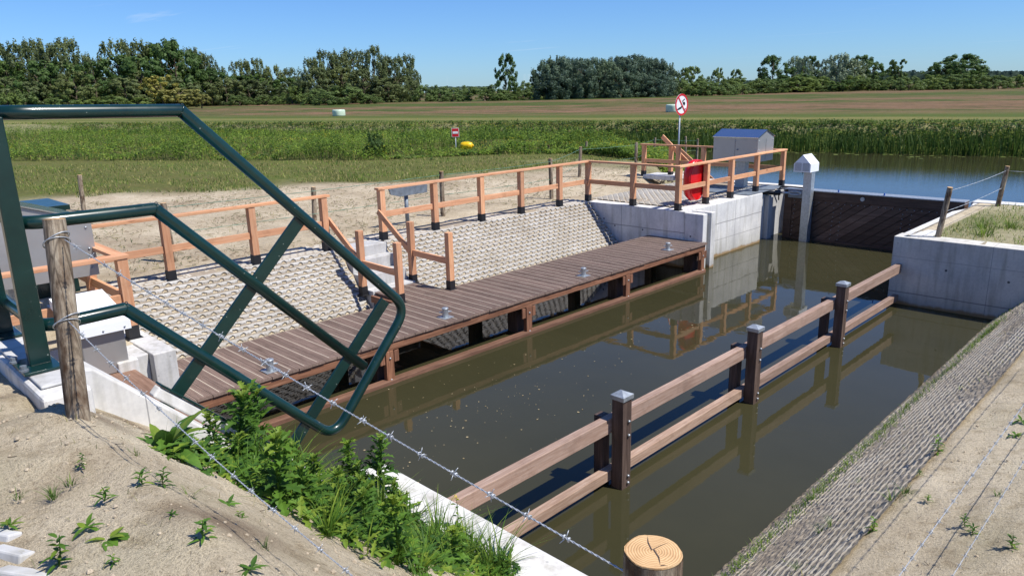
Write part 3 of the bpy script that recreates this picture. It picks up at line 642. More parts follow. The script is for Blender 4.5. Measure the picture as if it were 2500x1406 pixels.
# ------------------------------------------------------------------ guide fence in the water
t_=thing('guide_fence',(-4.36,9,0),'brown timber guide fence with three capped posts standing in the water','fence')
GY=[5.93,8.92,11.92]
seg=[3.06]+GY+[15.08]
for a,b in zip((3.06,8.92),(8.917,15.08)):
    for z0,z1 in ((.63,.80),(.07,.19)):
        mb=MB(); mb.box(-4.455,-4.355,a,b,z0,z1); mb.build('rail','rail_grey',t_,bevel=.008)
for y in GY:
    mb=MB(); mb.box(-4.352,-4.205,y-.078,y+.078,-1.2,1.06); p=mb.build('post','pile_dark',t_,bevel=.006)
    mb=MB(); x0,x1,y0,y1,z=-4.366,-4.191,y-.092,y+.092,1.03
    mb.box(x0,x1,y0,y1,z,z+.045); xc,yc=(x0+x1)/2,y
    for A,B in (((x0,y0),(x1,y0)),((x1,y0),(x1,y1)),((x1,y1),(x0,y1)),((x0,y1),(x0,y0))): mb.poly([A+(z+.046,),B+(z+.046,),(xc,yc,z+.085)])
    mb.build('post_cap','galv',p)
    mb=MB(); mb.box(-4.575,-4.458,y-.10,y+.03,-1.2,.79); mb.build('rear_post','pile_dark',t_,bevel=.006)
    for zz in (.06,.14,.62,.78):
        mb=MB(); mb.tube([(-4.205,y+.02,zz),(-4.185,y+.02,zz)],.015,8); mb.build('bolt','galv',p,True)
# ------------------------------------------------------------------ gates
def gate(loc,lab,x0,x1,yf,th,zt,face=-1):
    t_=thing('lock_gate',loc,lab,'lock gate')
    mb=MB(); mb.box(x0,x1,yf+.035,yf+th,-1.1,zt-.03); mb.build('leaf','gate_wood',t_)
    mb=MB(); 
    mb.box(x0,x1,yf-.02,yf+.034,zt-.26,zt-.03); mb.box(x0,x0+.22,yf-.02,yf+.034,-1.1,zt-.262); mb.box(x0+.222,x1,yf-.02,yf+.034,-1.1,.05); mb.build('frame','gate_wood',t_,bevel=.006)
    mb=MB(); mb.box(x0-.01,x1,yf-.04,yf+th+.03,zt-.028,zt); tp=mb.build('top_plank','galv' if yf>10 else 'plank_old',t_,bevel=.005)
    mb=MB(); k=-4.0
    while k<8:
        poly=[(-50,-50),(50,-50),(50,50),(-50,50)]
        c=x0+k; s=.74   # rising to the right
        poly=[(x0+.224,.052),(x1,.052),(x1,zt-.264),(x0+.224,zt-.264)]
        poly=clip(poly,s,-1,s*(c+.285)); poly=clip(poly,-s,1,-s*(c+.012))
        if len(poly)>2:
            dy=U(-.004,.004); mb.cur=random.choice((0,0,1)); mb.prism([(p[0],yf-.005+dy,p[1]) for p in poly],(0,.038,0))
        k+=.30
    mb.build('planking',['gate_wood','gate_wood_light'],t_)
    return t_,tp
g1,tp=gate((-6.9,20.2,0),'dark timber lock gate with diagonal boards holding back the canal',-9.0,-4.56,20.03,.34,1.385)
mb=MB()
for i in range(24):
    x=-8.7+i*.17; mb.tube([(x,20.008,1.07),(x,19.995,1.07)],.011,6)
for i in range(8):
    for xx in (-8.70,-7.62,-7.42,-5.9,-5.7): mb.tube([(xx-.03*i*.2,20.024,.95-i*.12),(xx-.03*i*.2,20.01,.95-i*.12)],.011,6)
mb.build('bolt_heads','galv',g1,True)
mb=MB(); mb.tube([(-6.9,20.005,1.25),(-6.9,19.985,1.25)],.055,14); mb.build('hole_plate','galv',g1)
for x in (-7.55,-6.4): 
    mb=MB(); mb.box(x,x+.03,20.0,20.03,1.387,1.45); mb.build('lifting_strap','blue',g1)
g2,tp2=gate((-6.7,2.3,0),'weathered plank top of the near lock gate beneath the green railing',-8.74,-4.6,2.16,.38,1.235)
mb=MB(); P=[(-7.35+.045*math.cos(a),2.44,1.30+.06*math.sin(a)) for a in [TAU*i/14 for i in range(15)]]; mb.tube(P,.016,6); mb.build('lifting_strap','blue',g2,True)
# gate post with vent hood
t_=thing('gauge_post',(-8.3,19.9,0),'tall pale square post with a white louvred hood standing against the lock gate','post')
mb=MB(); mb.box(-8.40,-8.18,19.76,19.98,-1.1,1.90); mb.build('post','galv',t_,bevel=.006)
mb=MB(); y0,y1=19.60,20.14; pr=[(-8.62,1.90),(-8.16,1.90),(-8.16,2.12),(-8.39,2.36),(-8.62,2.12)]
mb.prism([(a,y0,b) for a,b in pr],(0,y1-y0,0)); hd=mb.build('hood','white_sheet',t_,bevel=.004)
for i in range(9):
    for xa,xb in ((-8.585,-8.405),(-8.375,-8.195)):
        mb=MB(); mb.bar((xa,y0-.004,1.945+i*.024),(xb,y0-.004,1.945+i*.024),.007,.010); mb.build('louvre','galv_dull',hd)
mb=MB(); mb.tube([(-8.39,y0+.05,1.9),(-8.39,y0+.05,1.85)],.012,8); mb.build('sensor','black',hd)
# hydraulic arm
t_=thing('hydraulic_arm',(-9,19.6,1.25),'dark hydraulic cylinder with a bright rod working the lock gate','hydraulic arm')
mb=MB(); mb.tube([(-9.55,19.45,1.31),(-8.95,19.62,1.31)],[.075,.075],14); mb.build('cylinder','black',t_,True)
mb=MB(); mb.tube([(-8.95,19.62,1.31),(-8.74,19.68,1.31)],.03,10); mb.tube([(-9.70,19.40,1.31),(-9.55,19.45,1.31)],.045,10); mb.build('rod','galv',t_,True)
mb=MB(); P=[(-8.58+.15*math.cos(a),19.72+.04*math.cos(a),1.31+.045*math.sin(a)) for a in [TAU*i/16 for i in range(17)]]; mb.tube(P,.022,8); mb.build('fork','galv',t_,True)
mb=MB(); mb.box(-8.88,-8.42,19.95,20.0,1.15,1.36); mb.build('bracket','galv_dull',t_,bevel=.005)
mb=MB(); mb.tube(arc_path([(-9.3,20.3,1.0),(-9.22,20.1,1.40),(-8.9,20.08,1.43),(-8.45,20.02,1.42)],.1),.018,8); mb.build('hose','black',t_,True)
# cover plates
mb=MB(); mb.box(-9.88,-9.20,18.3,20.5,1.362,1.372); tag(mb.build('cover_plate','galv_dull',None,org=(-9.5,19,1.362)),'bluish steel cover plate on the concrete beside the lock gate','cover plate')
mb=MB(); mb.box(-11.3,-9.95,18.2,18.9,1.382,1.392); tag(mb.build('cover_plate','galv_dull',None,org=(-10.6,18.5,1.382)),'dark flat cover plate on the paving under the house shaped cabinet','cover plate')
t_=thing('ramp_block',(-13.7,20.9,1.35),'white concrete sill block with grey top under the far railing','concrete block')
mb=MB(); mb.box(-14.1,-12.95,20.5,21.35,1.28,1.41); mb.build('block','concrete',t_,bevel=.01)
# ------------------------------------------------------------------ cabinets
def gable_cabinet(loc,lab,lx,ly,z0,z1,zr,foot,pole=True):
    x,y,_=loc; t_=thing('control_cabinet',loc,lab,'cabinet')
    mb=MB(); a,b=y-ly/2,y+ly/2
    mb.prism([(x-lx/2,a,z0),(x-lx/2,b,z0),(x-lx/2,b,z1),(x-lx/2,y,zr),(x-lx/2,a,z1)],(lx,0,0)); bd=mb.build('body','alu',t_,bevel=.004)
    mb=MB(); ov=.025; s=(zr-z1)/(ly/2)
    for sg in (-1,1):
        e=y+sg*(ly/2+ov); ze=z1-s*ov
        mb.prism([(x-lx/2-ov,y,zr+.006),(x-lx/2-ov,e,ze+.006),(x-lx/2-ov,e,ze+.024),(x-lx/2-ov,y,zr+.026)],(lx+2*ov,0,0))
    mb.build('roof','alu_roof',t_)
    mb=MB()
    for xx in (x-lx/2+.06,x,x+lx/2-.06):
        for zz in (z0+.08,(z0+z1)/2,z1-.08): mb.tube([(xx,a,zz),(xx,a-.012,zz)],.012,6)
    for yy in (a+.07,b-.07):
        for zz in (z0+.1,(z0+z1)/2,z1-.08): mb.tube([(x+lx/2,yy,zz),(x+lx/2+.012,yy,zz)],.014,6)
    mb.build('rivets','galv',bd,True)
    mb=MB(); mb.box(x+lx/2+.001,x+lx/2+.003,y-.004,y+.004,z0+.04,z1-.04); mb.build('door_seam','black',bd)
    mb=MB(); mb.box(x-.004,x+.004,a-.003,a-.001,z0+.04,z1-.04); mb.build('door_seam','black',bd)
    mb=MB(); mb.tube([(x+.08,a,(z0+z1)/2),(x+.08,a-.02,(z0+z1)/2)],.022,10); mb.build('lock','galv_dull',bd,True)
    if pole:
        mb=MB(); mb.box(x-.14,x+.14,y-.12,y+.12,foot,z0); mb.build('pillar','galv',t_,bevel=.005)
        mb=MB(); mb.box(x-.22,x+.22,y-.2,y+.2,foot,foot+.02); mb.build('base_plate','galv',t_)
    return t_
gable_cabinet((-10.16,19.68,1.37),'house shaped aluminium cabinet with blue reflecting roof behind the far railing',1.34,.95,2.14,2.79,2.97,1.375)
mb=MB(); mb.tube(arc_path([(-10.3,19.3,2.1),(-10.3,19.2,1.42),(-9.9,18.7,1.41),(-9.75,18.2,1.41)],.15),.02,8); tag(mb.build('cable','cable',None,True,org=(-10,19,1.4)),'grey cable running from the house shaped cabinet across the concrete','cable')
gable_cabinet((-10.9,2.02,1.34),'house shaped aluminium cabinet seen between the green railing posts and the rough fence post',1.25,1.62,2.04,2.74,3.02,1.34)
t_=thing('switch_cabinet',(-13.0,3.2,1.34),'dark green metal cabinet with a flat overhanging lid behind the aluminium cabinet','cabinet')
mb=MB(); mb.box(-13.6,-12.55,2.55,3.15,1.34,2.62); mb.build('body','green_steel',t_,bevel=.006)
mb=MB(); mb.box(-13.64,-12.5,2.5,3.2,2.623,2.70); mb.build('lid','green_steel',t_,bevel=.006)
# hood on the near pier
t_=thing('machine_hood',(-8.95,2.3,1.24),'grey steel housing with a white sloping lid on the near gate','machine housing')
mb=MB(); mb.box(-9.35,-8.66,2.09,2.53,1.24,1.80); mb.build('body','alu',t_,bevel=.005)
mb=MB(); mb.prism([(-8.58,2.03,1.73),(-8.58,2.03,1.845),(-9.42,2.03,2.04),(-9.42,2.03,1.925)],(0,.56,0)); ld=mb.build('lid','white_sheet',t_,bevel=.004)
mb=MB()
for yy in (2.1,2.3,2.52): mb.tube([(-8.58,yy,1.77),(-8.57,yy,1.77)],.01,6)
mb.build('screws','galv',ld,True)
# lifebuoy case
t_=thing('lifebuoy_case',(-9.66,16.2,1.9),'red plastic lifebuoy case hanging inside the larch railing','lifebuoy case')
mb=MB(); n=40; secs=[(-.13,.90),(-.125,.98),(-.03,1.0),(.0,1.0),(.02,.97),(.075,.90),(.115,.70),(.13,.35)]
base=len(mb.v)
for dx,s in secs:
    for k in range(n):
        a=TAU*k/n; ca,sa=math.cos(a),math.sin(a); e=.78
        yy=.37*s*math.copysign(abs(ca)**e,ca); zz=.50*s*math.copysign(abs(sa)**e,sa)
        mb.v.append((-9.70-dx if False else -9.64-dx,16.18+yy,1.96+zz))
m=len(secs)
for i in range(m-1):
    for k in range(n): k2=(k+1)%n; mb.face((base+i*n+k,base+i*n+k2,base+(i+1)*n+k2,base+(i+1)*n+k))
mb.face(tuple(base+k for k in range(n-1,-1,-1))); mb.face(tuple(base+(m-1)*n+k for k in range(n)))
mb.build('shell','red',t_,True)
mb=MB(); mb.tube([(-9.505,16.18+.335*math.cos(a)*1.02,1.96+.47*math.sin(a)*1.02) for a in [TAU*i/30 for i in range(31)]],.014,6,cap=False); mb.build('seam_rib','red',t_,True)
mb=MB(); mb.box(-9.58,-9.51,16.40,16.44,1.6,2.25); mb.build('bracket','galv',t_)
# ------------------------------------------------------------------ green bridge railing
t_=thing('bridge_railing',(-4.6,.93,2.77),'dark green steel tube railing with a sloping braced end panel beside the bridge','railing')
X=-4.57; r=.0375
outer=[(-9,.93,4.15),(X,.93,4.15),(X,1.84,4.13),(X,3.41,2.55),(X,2.66,1.70),(X,1.36,3.01),(X,.93,3.0),(-9,.93,3.0)]
def tubepath(pts,rads):
    P=[Vector(p) for p in pts]; out=[P[0]]
    for i in range(1,len(P)-1):
        ra=rads[i-1]; a=(P[i-1]-P[i]).normalized(); b=(P[i+1]-P[i]).normalized()
        if ra<.05: out+=[P[i]+a*.004,P[i]+b*.004]; continue
        s0=P[i]+a*ra; s1=P[i]+b*ra
        for k in range(9): q=k/8; out.append((1-q)**2*s0+2*q*(1-q)*P[i]+q*q*s1)
    out.append(P[-1]); return out
mb=MB(); mb.tube(tubepath(outer,[.14,.01,.16,.16,.01,.14]),r,16); mb.build('outer_tube','green_steel',t_,True)
mb=MB(); mb.tube(tubepath([(-9,.93,3.575),(X,.93,3.575),(X,1.61,3.57),(X,2.97,2.18)],[.14,.01]),r,16); mb.build('middle_tube','green_steel',t_,True)
for p0,p1 in (((X-.005,2.55,3.37),(X-.005,1.50,2.32)),((X-.005,3.21,2.65),(X-.005,2.24,1.68))):
    mb=MB(); mb.bar(p0,p1,.022,.088,up=(0,.7,-.7)); mb.build('brace','green_steel',t_,bevel=.003)
for x,y in ((-4.585,.88),(-5.42,.88)):
    mb=MB(); n0=[(x-.03,y-.045,2.80),(x+.03,y-.045,2.80),(x+.03,y+.06,2.80),(x-.03,y+.06,2.80)]; n1=[(x-.022,y-.03,4.13),(x+.03,y-.03,4.13),(x+.03,y+.055,4.13),(x-.022,y+.055,4.13)]
    k0=len(mb.v); mb.v+=n0+n1; mb.face((k0+3,k0+2,k0+1,k0)); mb.face((k0+4,k0+5,k0+6,k0+7))
    for q in range(4): mb.face((k0+q,k0+(q+1)%4,k0+4+(q+1)%4,k0+4+q))
    p=mb.build('post','green_steel',t_,bevel=.006)
    mb=MB(); mb.box(x-.15,x+.15,y-.10,y+.085,2.787,2.803); bp=mb.build('base_plate','green_steel',p,bevel=.004)
nv=Vector((0,.70,.713)); A=Vector((-4.60,1.43,2.426)); B=Vector((-4.60,2.50,1.374))
mb=MB(); mb.bar(A+nv*.085,B+nv*.085,.10,.014,up=nv); mb.build('wall_plate','green_steel',t_,bevel=.003)
mb=MB(); mb.bar(A+nv*.038,B+nv*.038,.085,.072,up=nv); mb.build('grout_bed','concrete_near',t_,bevel=.012)
for P,Rr in (((X,1.84,4.13),.7),((X,1.36,3.01),.7),((X,1.61,3.57),.7)):
    P=Vector(P); d=Vector((0,.92,-.38)); u_=d.cross(Vector((1,0,0))); mb=MB()
    mb.tube([P+(Vector((1,0,0))*math.cos(a)+u_*1.08*math.sin(a))*(r+.001) for a in [TAU*k/24 for k in range(25)]],.0028,5,cap=False); mb.build('weld_bead','green_steel',t_,True)
for x,y in ((-4.485,.79),(-4.685,.79),(-5.32,.79),(-5.52,.79)):
    mb=MB(); mb.lathe([(.024,0),(.024,.012),(.017,.014),(.017,.034)],(x,y,2.804),8); tag_=mb.build('anchor_bolt','galv_dull',t_)
# ------------------------------------------------------------------ signs
t_=thing('no_swimming_sign',(-13.35,21.6,1.2),'round white prohibition sign with red rim and slash on a slim grey pole','sign')
c=Vector((-13.35,21.5,3.62)); R1=.345
mb=MB(); mb.tube([(-13.40,21.5,.9),(-13.40,21.5,3.75)],.026,10); mb.build('pole','galv',t_,True)
rot=Matrix.Rotation(R_(-4),3,'Z')
def dpt(a,b,o): return c+rot@Vector((o,a,b))       # a: right of the sign seen from +X, b: up
def disc(r0,r1,o0,o1,n=40):
    mb=MB(); 
    ring=[(math.cos(TAU*k/n),math.sin(TAU*k/n)) for k in range(n)]
    if r0<=0: mb.prism([dpt(a*r1,b*r1,o0) for a,b in ring],rot@Vector((o1-o0,0,0)))
    else:
        for k in range(n):
            (a,b),(e,f)=ring[k],ring[(k+1)%n]; mb.prism([dpt(a*r0,b*r0,o0),dpt(a*r1,b*r1,o0),dpt(e*r1,f*r1,o0),dpt(e*r0,f*r0,o0)],rot@Vector((o1-o0,0,0)))
    return mb
disc(0,R1,.0,.012).build('plate','sign_white',t_)
disc(R1*.82,R1*1.0,.013,.017).build('red_rim','sign_red',t_)
mb=MB(); a=math.radians(-52); d=Vector((math.cos(a),math.sin(a))); n_=Vector((-d.y,d.x)); h=.285; wd=.024
mb.prism([dpt(*(d*s*h+n_*q*wd),.019) for s,q in ((-1,-1),(1,-1),(1,1),(-1,1))],rot@Vector((.003,0,0))); mb.build('slash','sign_red',t_)
mb=MB()
for poly in ([(.02,.10),(.12,.16),(.135,.13),(.055,.085),(.10,.03),(.06,.0)],[(-.21,-.12),(-.12,-.075),(-.03,-.05),(.0,-.02),(.03,-.06),(-.02,-.11),(-.20,-.15)],[(.13,-.12),(.17,-.09),(.19,-.12),(.15,-.15)]):
    mb.prism([dpt(x*1.2,y*1.2,.013) for x,y in poly],rot@Vector((.003,0,0)))
mb.prism([dpt(.135+.05*math.cos(TAU*k/14),.03+.06*math.sin(TAU*k/14),.013) for k in range(14)],rot@Vector((.003,0,0))); mb.build('swimmer_symbol','black',t_)
p=at_dist(1113,357,37.5); t_=thing('no_entry_sign',(p.x,p.y,.5),'small square red sign with a white bar on a thin pole among the weeds','sign')
q=at_dist(1113,324,37.5); mb=MB(); mb.tube([(p.x,p.y,.1),(p.x,p.y,q.z+.15)],.02,8); mb.build('pole','galv',t_,True)
ang=math.atan2(-p.y,-p.x); e=Vector((-math.sin(ang),math.cos(ang),0)); nn=Vector((math.cos(ang),math.sin(ang),0)); zv=Vector((0,0,1))
def rct(w0,w1,h0,h1,o,th): mb=MB(); C=Vector((p.x,p.y,q.z))+nn*o; mb.prism([C+e*a+zv*b for a,b in ((w0,h0),(w1,h0),(w1,h1),(w0,h1))],nn*th); return mb
rct(-.185,.185,-.22,.22,.022,.01).build('plate','sign_white',t_); rct(-.165,.165,-.20,.20,.033,.004).build('red_field','sign_red',t_); rct(-.13,.13,-.055,.055,.038,.004).build('white_bar','sign_white',t_)
q=at_dist(1139,356,37.0); t_=thing('marker_buoy',(q.x,q.y,q.z),'yellow plastic buoy lying among the weeds near the small red sign','buoy')
mb=MB(); ax=(e*.95+nn*.3).normalized(); mb.tube([q-ax*.30,q-ax*.26,q-ax*.1,q+ax*.1,q+ax*.26,q+ax*.30],[.10,.16,.19,.19,.16,.10],14); mb.build('float','yellow',t_,True)
mb=MB(); mb.tube([q+ax*.3,q+ax*.36],.05,8); mb.build('eye','yellow',t_,True)
# information board seen from behind
t_=thing('info_lectern',(-13.0,9.95,1.35),'grey galvanised information board on one leg seen from behind the railing','information board')
mb=MB(); mb.prism([(-13.0,9.42,2.24),(-13.0,9.48,2.08),(-13.0,9.72,2.015),(-13.0,10.48,2.03),(-13.0,10.49,2.235)],(-.05,0,.01)); mb.build('board','galv_dull',t_,bevel=.006)
mb=MB(); mb.tube([(-13.1,9.95,1.3),(-13.1,9.95,2.06)],.045,12); mb.build('leg','galv_dull',t_,True)
# hay bales
def bale(px,py,D,lab,sx):
    g=at_dist(px,py,D); t_=thing('hay_bale',(g.x,g.y,1.63),lab,'hay bale'); 
    mb=MB(); n=28; secs=[(0,.90),(.06,.98),(.15,1.0),(.60,1.0),(.72,.985),(.80,.93),(.83,.80)]
    for z,s in secs:
        for k in range(n): a=TAU*k/n; mb.v.append((g.x+sx*.64*s*math.copysign(abs(math.cos(a))**.8,math.cos(a)),g.y+sx*.64*s*math.copysign(abs(math.sin(a))**.8,math.sin(a)),1.63+z*.95))
    for i in range(len(secs)-1):
        for k in range(n): k2=(k+1)%n; mb.face((i*n+k,i*n+k2,(i+1)*n+k2,(i+1)*n+k))
    mb.face(tuple((len(secs)-1)*n+k for k in range(n))); o=mb.build('wrap','bale',t_,True); return t_
bale(828,287,95,'pale green wrapped hay bale alone in the meadow at left of centre',1.15)
bale(1642,279,80,'pale wrapped hay bale partly hidden by the round sign',1.05)
# ------------------------------------------------------------------ round fence posts
def round_post(base,top,r,lab,group='round wooden fence posts',n=18,cut=True):
    base=Vector(base);top=Vector(top); t_=thing('fence_post',tuple(base),lab,'fence post',group)
    d=top-base; L=d.length; mb=MB(); m=14; path=[];
    ref=Vector((1,0,0)); x=(ref-d.normalized()*ref.dot(d.normalized())).normalized(); y=d.normalized().cross(x)
    sd=random.random()*50; b0=len(mb.v)
    for i in range(m+1):
        q=i/m; c=base-d.normalized()*.12+d*(q*(1+.12/L)); rr=r*(1.06-.08*q)
        for k in range(n):
            a=TAU*k/n; dv=Vector((math.cos(a),math.sin(a),q*L*2.2+sd)); f=1+.075*noise.noise(dv*1.3)+.035*noise.noise(dv*4)
            if i==m: f*=.985
            mb.v.append(tuple(c+(x*math.cos(a)+y*math.sin(a))*rr*f+x*.012*math.sin(q*3+sd)*r*8))
    for i in range(m):
        for k in range(n): k2=(k+1)%n; mb.face((b0+i*n+k,b0+i*n+k2,b0+(i+1)*n+k2,b0+(i+1)*n+k))
    mb.face(tuple(k for k in range(n-1,-1,-1))); mb.build('shaft','bark_post',t_,True)
    mb2=MB(); ring=[Vector(mb.v[m*n+k]) for k in range(n)]; c=sum(ring,Vector())/n; up_=d.normalized()*.004
    mb2.prism([p+(c-p)*.02 for p in ring],up_)
    mb2.build('cut_top','cut_wood',t_,org=tuple(c)); 
    return t_
LPB=Vector((-3.215,.715,2.90)); LPT=Vector((-3.345,.79,3.745))
round_post(LPB,LPT,.0415,'thick weathered fence post in the left foreground with barbed wire wound round it',None,24)
CPT=Vector((-.705,1.085,3.315))
round_post((-.70,1.09,hgt(-.7,1.09)),CPT,.0585,'sawn fence post in the bottom foreground showing its pale ringed cut top',None,28)
pt=[o for o in bpy.data.objects if o.name.startswith('fence_post')][-1]
mb=MB()
zz=CPT.z+.0055
for A,B,w_ in (((.002,.004),(.040,-.030),.0022),((.0,.0),(-.035,.036),.0018),((.0,.0),(.012,.045),.0012),((.04,-.03),(.052,-.022),.0015)):
    d=Vector((B[0]-A[0],B[1]-A[1],0)).normalized(); s_=Vector((-d.y,d.x,0))*w_*.5; m_=Vector(((A[0]+B[0])/2+s_.x*3,(A[1]+B[1])/2+s_.y*3,0)); P0=Vector((CPT.x+A[0],CPT.y+A[1],zz));P1=Vector((CPT.x+B[0],CPT.y+B[1],zz)); PM=Vector((CPT.x+m_.x,CPT.y+m_.y,zz))
    mb.poly([P0-s_,PM-s_,PM+s_,P0+s_]); mb.poly([PM-s_,P1,PM+s_])
mb.build('drying_crack','pile_dark',pt)
for b,tp,l in (((-3.91,15.50,1.30),(-3.80,15.45,2.27),'leaning fence post at the near edge of the grassy corner on the right wall'),((-3.93,20.25,1.31),(-3.86,20.25,2.24),'fence post at the far edge of the grassy corner beside the canal')):
    round_post(b,tp,.05,l)
FP=[((-13.56,4.97),2.41,'stock fence post behind the left railing, pale cut top'),((-15.46,9.02),2.12,'stock fence post standing on the sand near the steps'),((-13.41,11.25),2.40,'stock fence post just right of the grey information board'),
((-13.19,14.9),2.42,'stock fence post behind the middle of the larch railing'),((-15.84,19.33),2.33,'grey stock fence post beyond the railing corner'),((-15.98,22.78),2.25,'crooked stock fence post in front of the far railing'),
((-21.92,27.2),1.83,'distant stock fence post at the edge of the weeds'),((-19.42,29.11),1.95,'stock fence post rising behind the far railing'),((-20.25,33.2),1.75,'thin pale stock fence post right of the sign pole'),((-19.22,32.48),1.70,'leaning pale stock fence post beside the house shaped cabinet'),((-21.97,5.93),2.30,'reddish split fence post beside the dark green cabinet'),((-24.5,27.5),1.55,'tiny far fence post left of the others at the water edge')]
for (x,y),zt,l in FP:
    z=hgt(x,y); round_post((x,y,z),(x+U(-.04,.04),y+U(-.04,.04),zt),.055,l,'stock fence posts on the left bank',14)
# ------------------------------------------------------------------ wires
def catenary(p0,p1,sag,n): 
    p0=Vector(p0);p1=Vector(p1); return [p0.lerp(p1,i/n)-Vector((0,0,sag*4*(i/n)*(1-i/n))) for i in range(n+1)]
def barb_mesh():
    mb=MB()
    for s in (-.006,.006):
        P=[(s+.002*k/8,.0052*math.cos(k*TAU/6),.0052*math.sin(k*TAU/6)) for k in range(13)]
        mb.tube(P,.0013,5)
    for v in ((.3,1,.7),(-.2,-1,.8),(-.4,.75,-1),(.35,-.8,-.9)):
        d=Vector(v).normalized(); mb.tube([d*.003,d*.0175],[.0012,.0008],5)
    return mb
BM=None
def barbed(p0,p1,sag,lab,step=.11,group='barbed wires',wr=.00135,barbs=True,mat='galv_wire',turn=.03,seg=.008):
    global BM
    L=(Vector(p1)-Vector(p0)).length; n=max(4,int(L/seg)); C=catenary(p0,p1,sag,n)
    t_=thing('barbed_wire',tuple(p0),lab,'wire',group)
    for ph,nm in ((0,'strand'),(math.pi,'strand')):
        mb=MB(); P=[]
        for i,c in enumerate(C):
            d=(C[min(n,i+1)]-C[max(0,i-1)]).normalized(); x=d.cross(Vector((0,0,1))).normalized(); y=d.cross(x); a=ph+TAU*(i/n*L)/turn/1.0
            P.append(c+(x*math.cos(a)+y*math.sin(a))*wr*1.0)
        mb.tube(P,wr,5); mb.build(nm,mat,t_,True)
    if barbs:
        k=int(L/step)
        for i in range(1,k):
            q=(i*step+U(-.01,.01))/L; c=Vector(p0).lerp(Vector(p1),q)-Vector((0,0,sag*4*q*(1-q)))
            if BM is None: o=barb_mesh().build('barb','galv_wire',t_,True,org=(0,0,0)); BM=o
            else: o=BM.copy(); COL.objects.link(o); o.parent=t_
            d=(Vector(p1)-Vector(p0)).normalized(); o.location=c-Vector(p0); o.rotation_euler=(d.to_track_quat('X','Z')@__import__('mathutils').Quaternion((1,0,0),U(0,6))).to_euler()
    return t_
W1=CP+ray(158,585).normalized()*3.40; W1e=CP+ray(1528,1396).normalized()*1.60
barbed(W1,W1e,.015,'upper barbed wire running diagonally across the foreground to the sawn post')
W2=CP+ray(165,782).normalized()*3.44; W2e=Vector((-.76,1.08,2.70))
barbed(W2,W2e,.07,'lower barbed wire dipping behind the weeds in the left foreground')
barbed((-.67,1.12,2.40),(-.67,8.5,2.36),.0,'upper barbed wire over the sandy bank at lower right',.11)
barbed((-.67,1.12,1.90),(-.67,8.5,1.86),.0,'lower barbed wire over the sandy bank at lower right',.11)
# wire wraps on the left post
for k,(px,py,D) in enumerate(((140,585,3.40),(168,785,3.43))):
    c=CP+ray(px,py).normalized()*D; ax=(LPT-LPB).normalized(); x=Vector((1,0,0)); x=(x-ax*x.dot(ax)).normalized(); y=ax.cross(x)
    q=(c-LPB).dot(ax); cc=LPB+ax*q
    mb=MB(); mb.tube([cc+(x*math.cos(a)+y*math.sin(a))*.0475+ax*(.03*math.sin(a+1)+.004*i*.0) for i,a in enumerate([TAU*j/40 for j in range(41)])],.0022,5,cap=False)
    mb.tube([cc+(x*math.cos(a)+y*math.sin(a))*.048+ax*(.022*math.sin(a+1.6)-.012) for i,a in enumerate([TAU*j/40 for j in range(41)])],.0022,5,cap=False)
    tag(mb.build('wire_loop','galv_wire',None,True,org=tuple(cc)),('upper' if k==0 else 'lower')+' wire loop wound round the thick left fence post','wire')
barbed((-3.82,15.45,2.20),(-3.87,20.25,2.14),.03,'upper wire between the two posts on the grassy corner',1,'corner wires',.004,False,turn=.3,seg=.2)
barbed((-3.86,15.5,1.80),(-3.9,20.25,1.74),.03,'lower wire between the two posts on the grassy corner',1,'corner wires',.004,False,turn=.3,seg=.2)
barbed((-3.87,20.25,2.14),(4,21.0,2.0),.05,'wire running off to the right from the far corner post',1,'corner wires',.004,False,turn=.3,seg=.2)
M['green_wire']=plain('green_fence_wire',srgb(96,132,112),.5)
fl=[0,2,3,4,5,7,9]
for a,b in zip(fl,fl[1:]):
    for dz,nm in ((.08,'upper'),(.55,'lower')):
        (xa,ya),za,la=FP[a]; (xb,yb),zb,lb=FP[b]
        t_=barbed((xa,ya,za-dz),(xb,yb,zb-dz),.02,nm+' fence wire ending at the '+' '.join(lb.split()[:8]),1,'stock fence wires',.004,False,'green_wire',.4,.25)
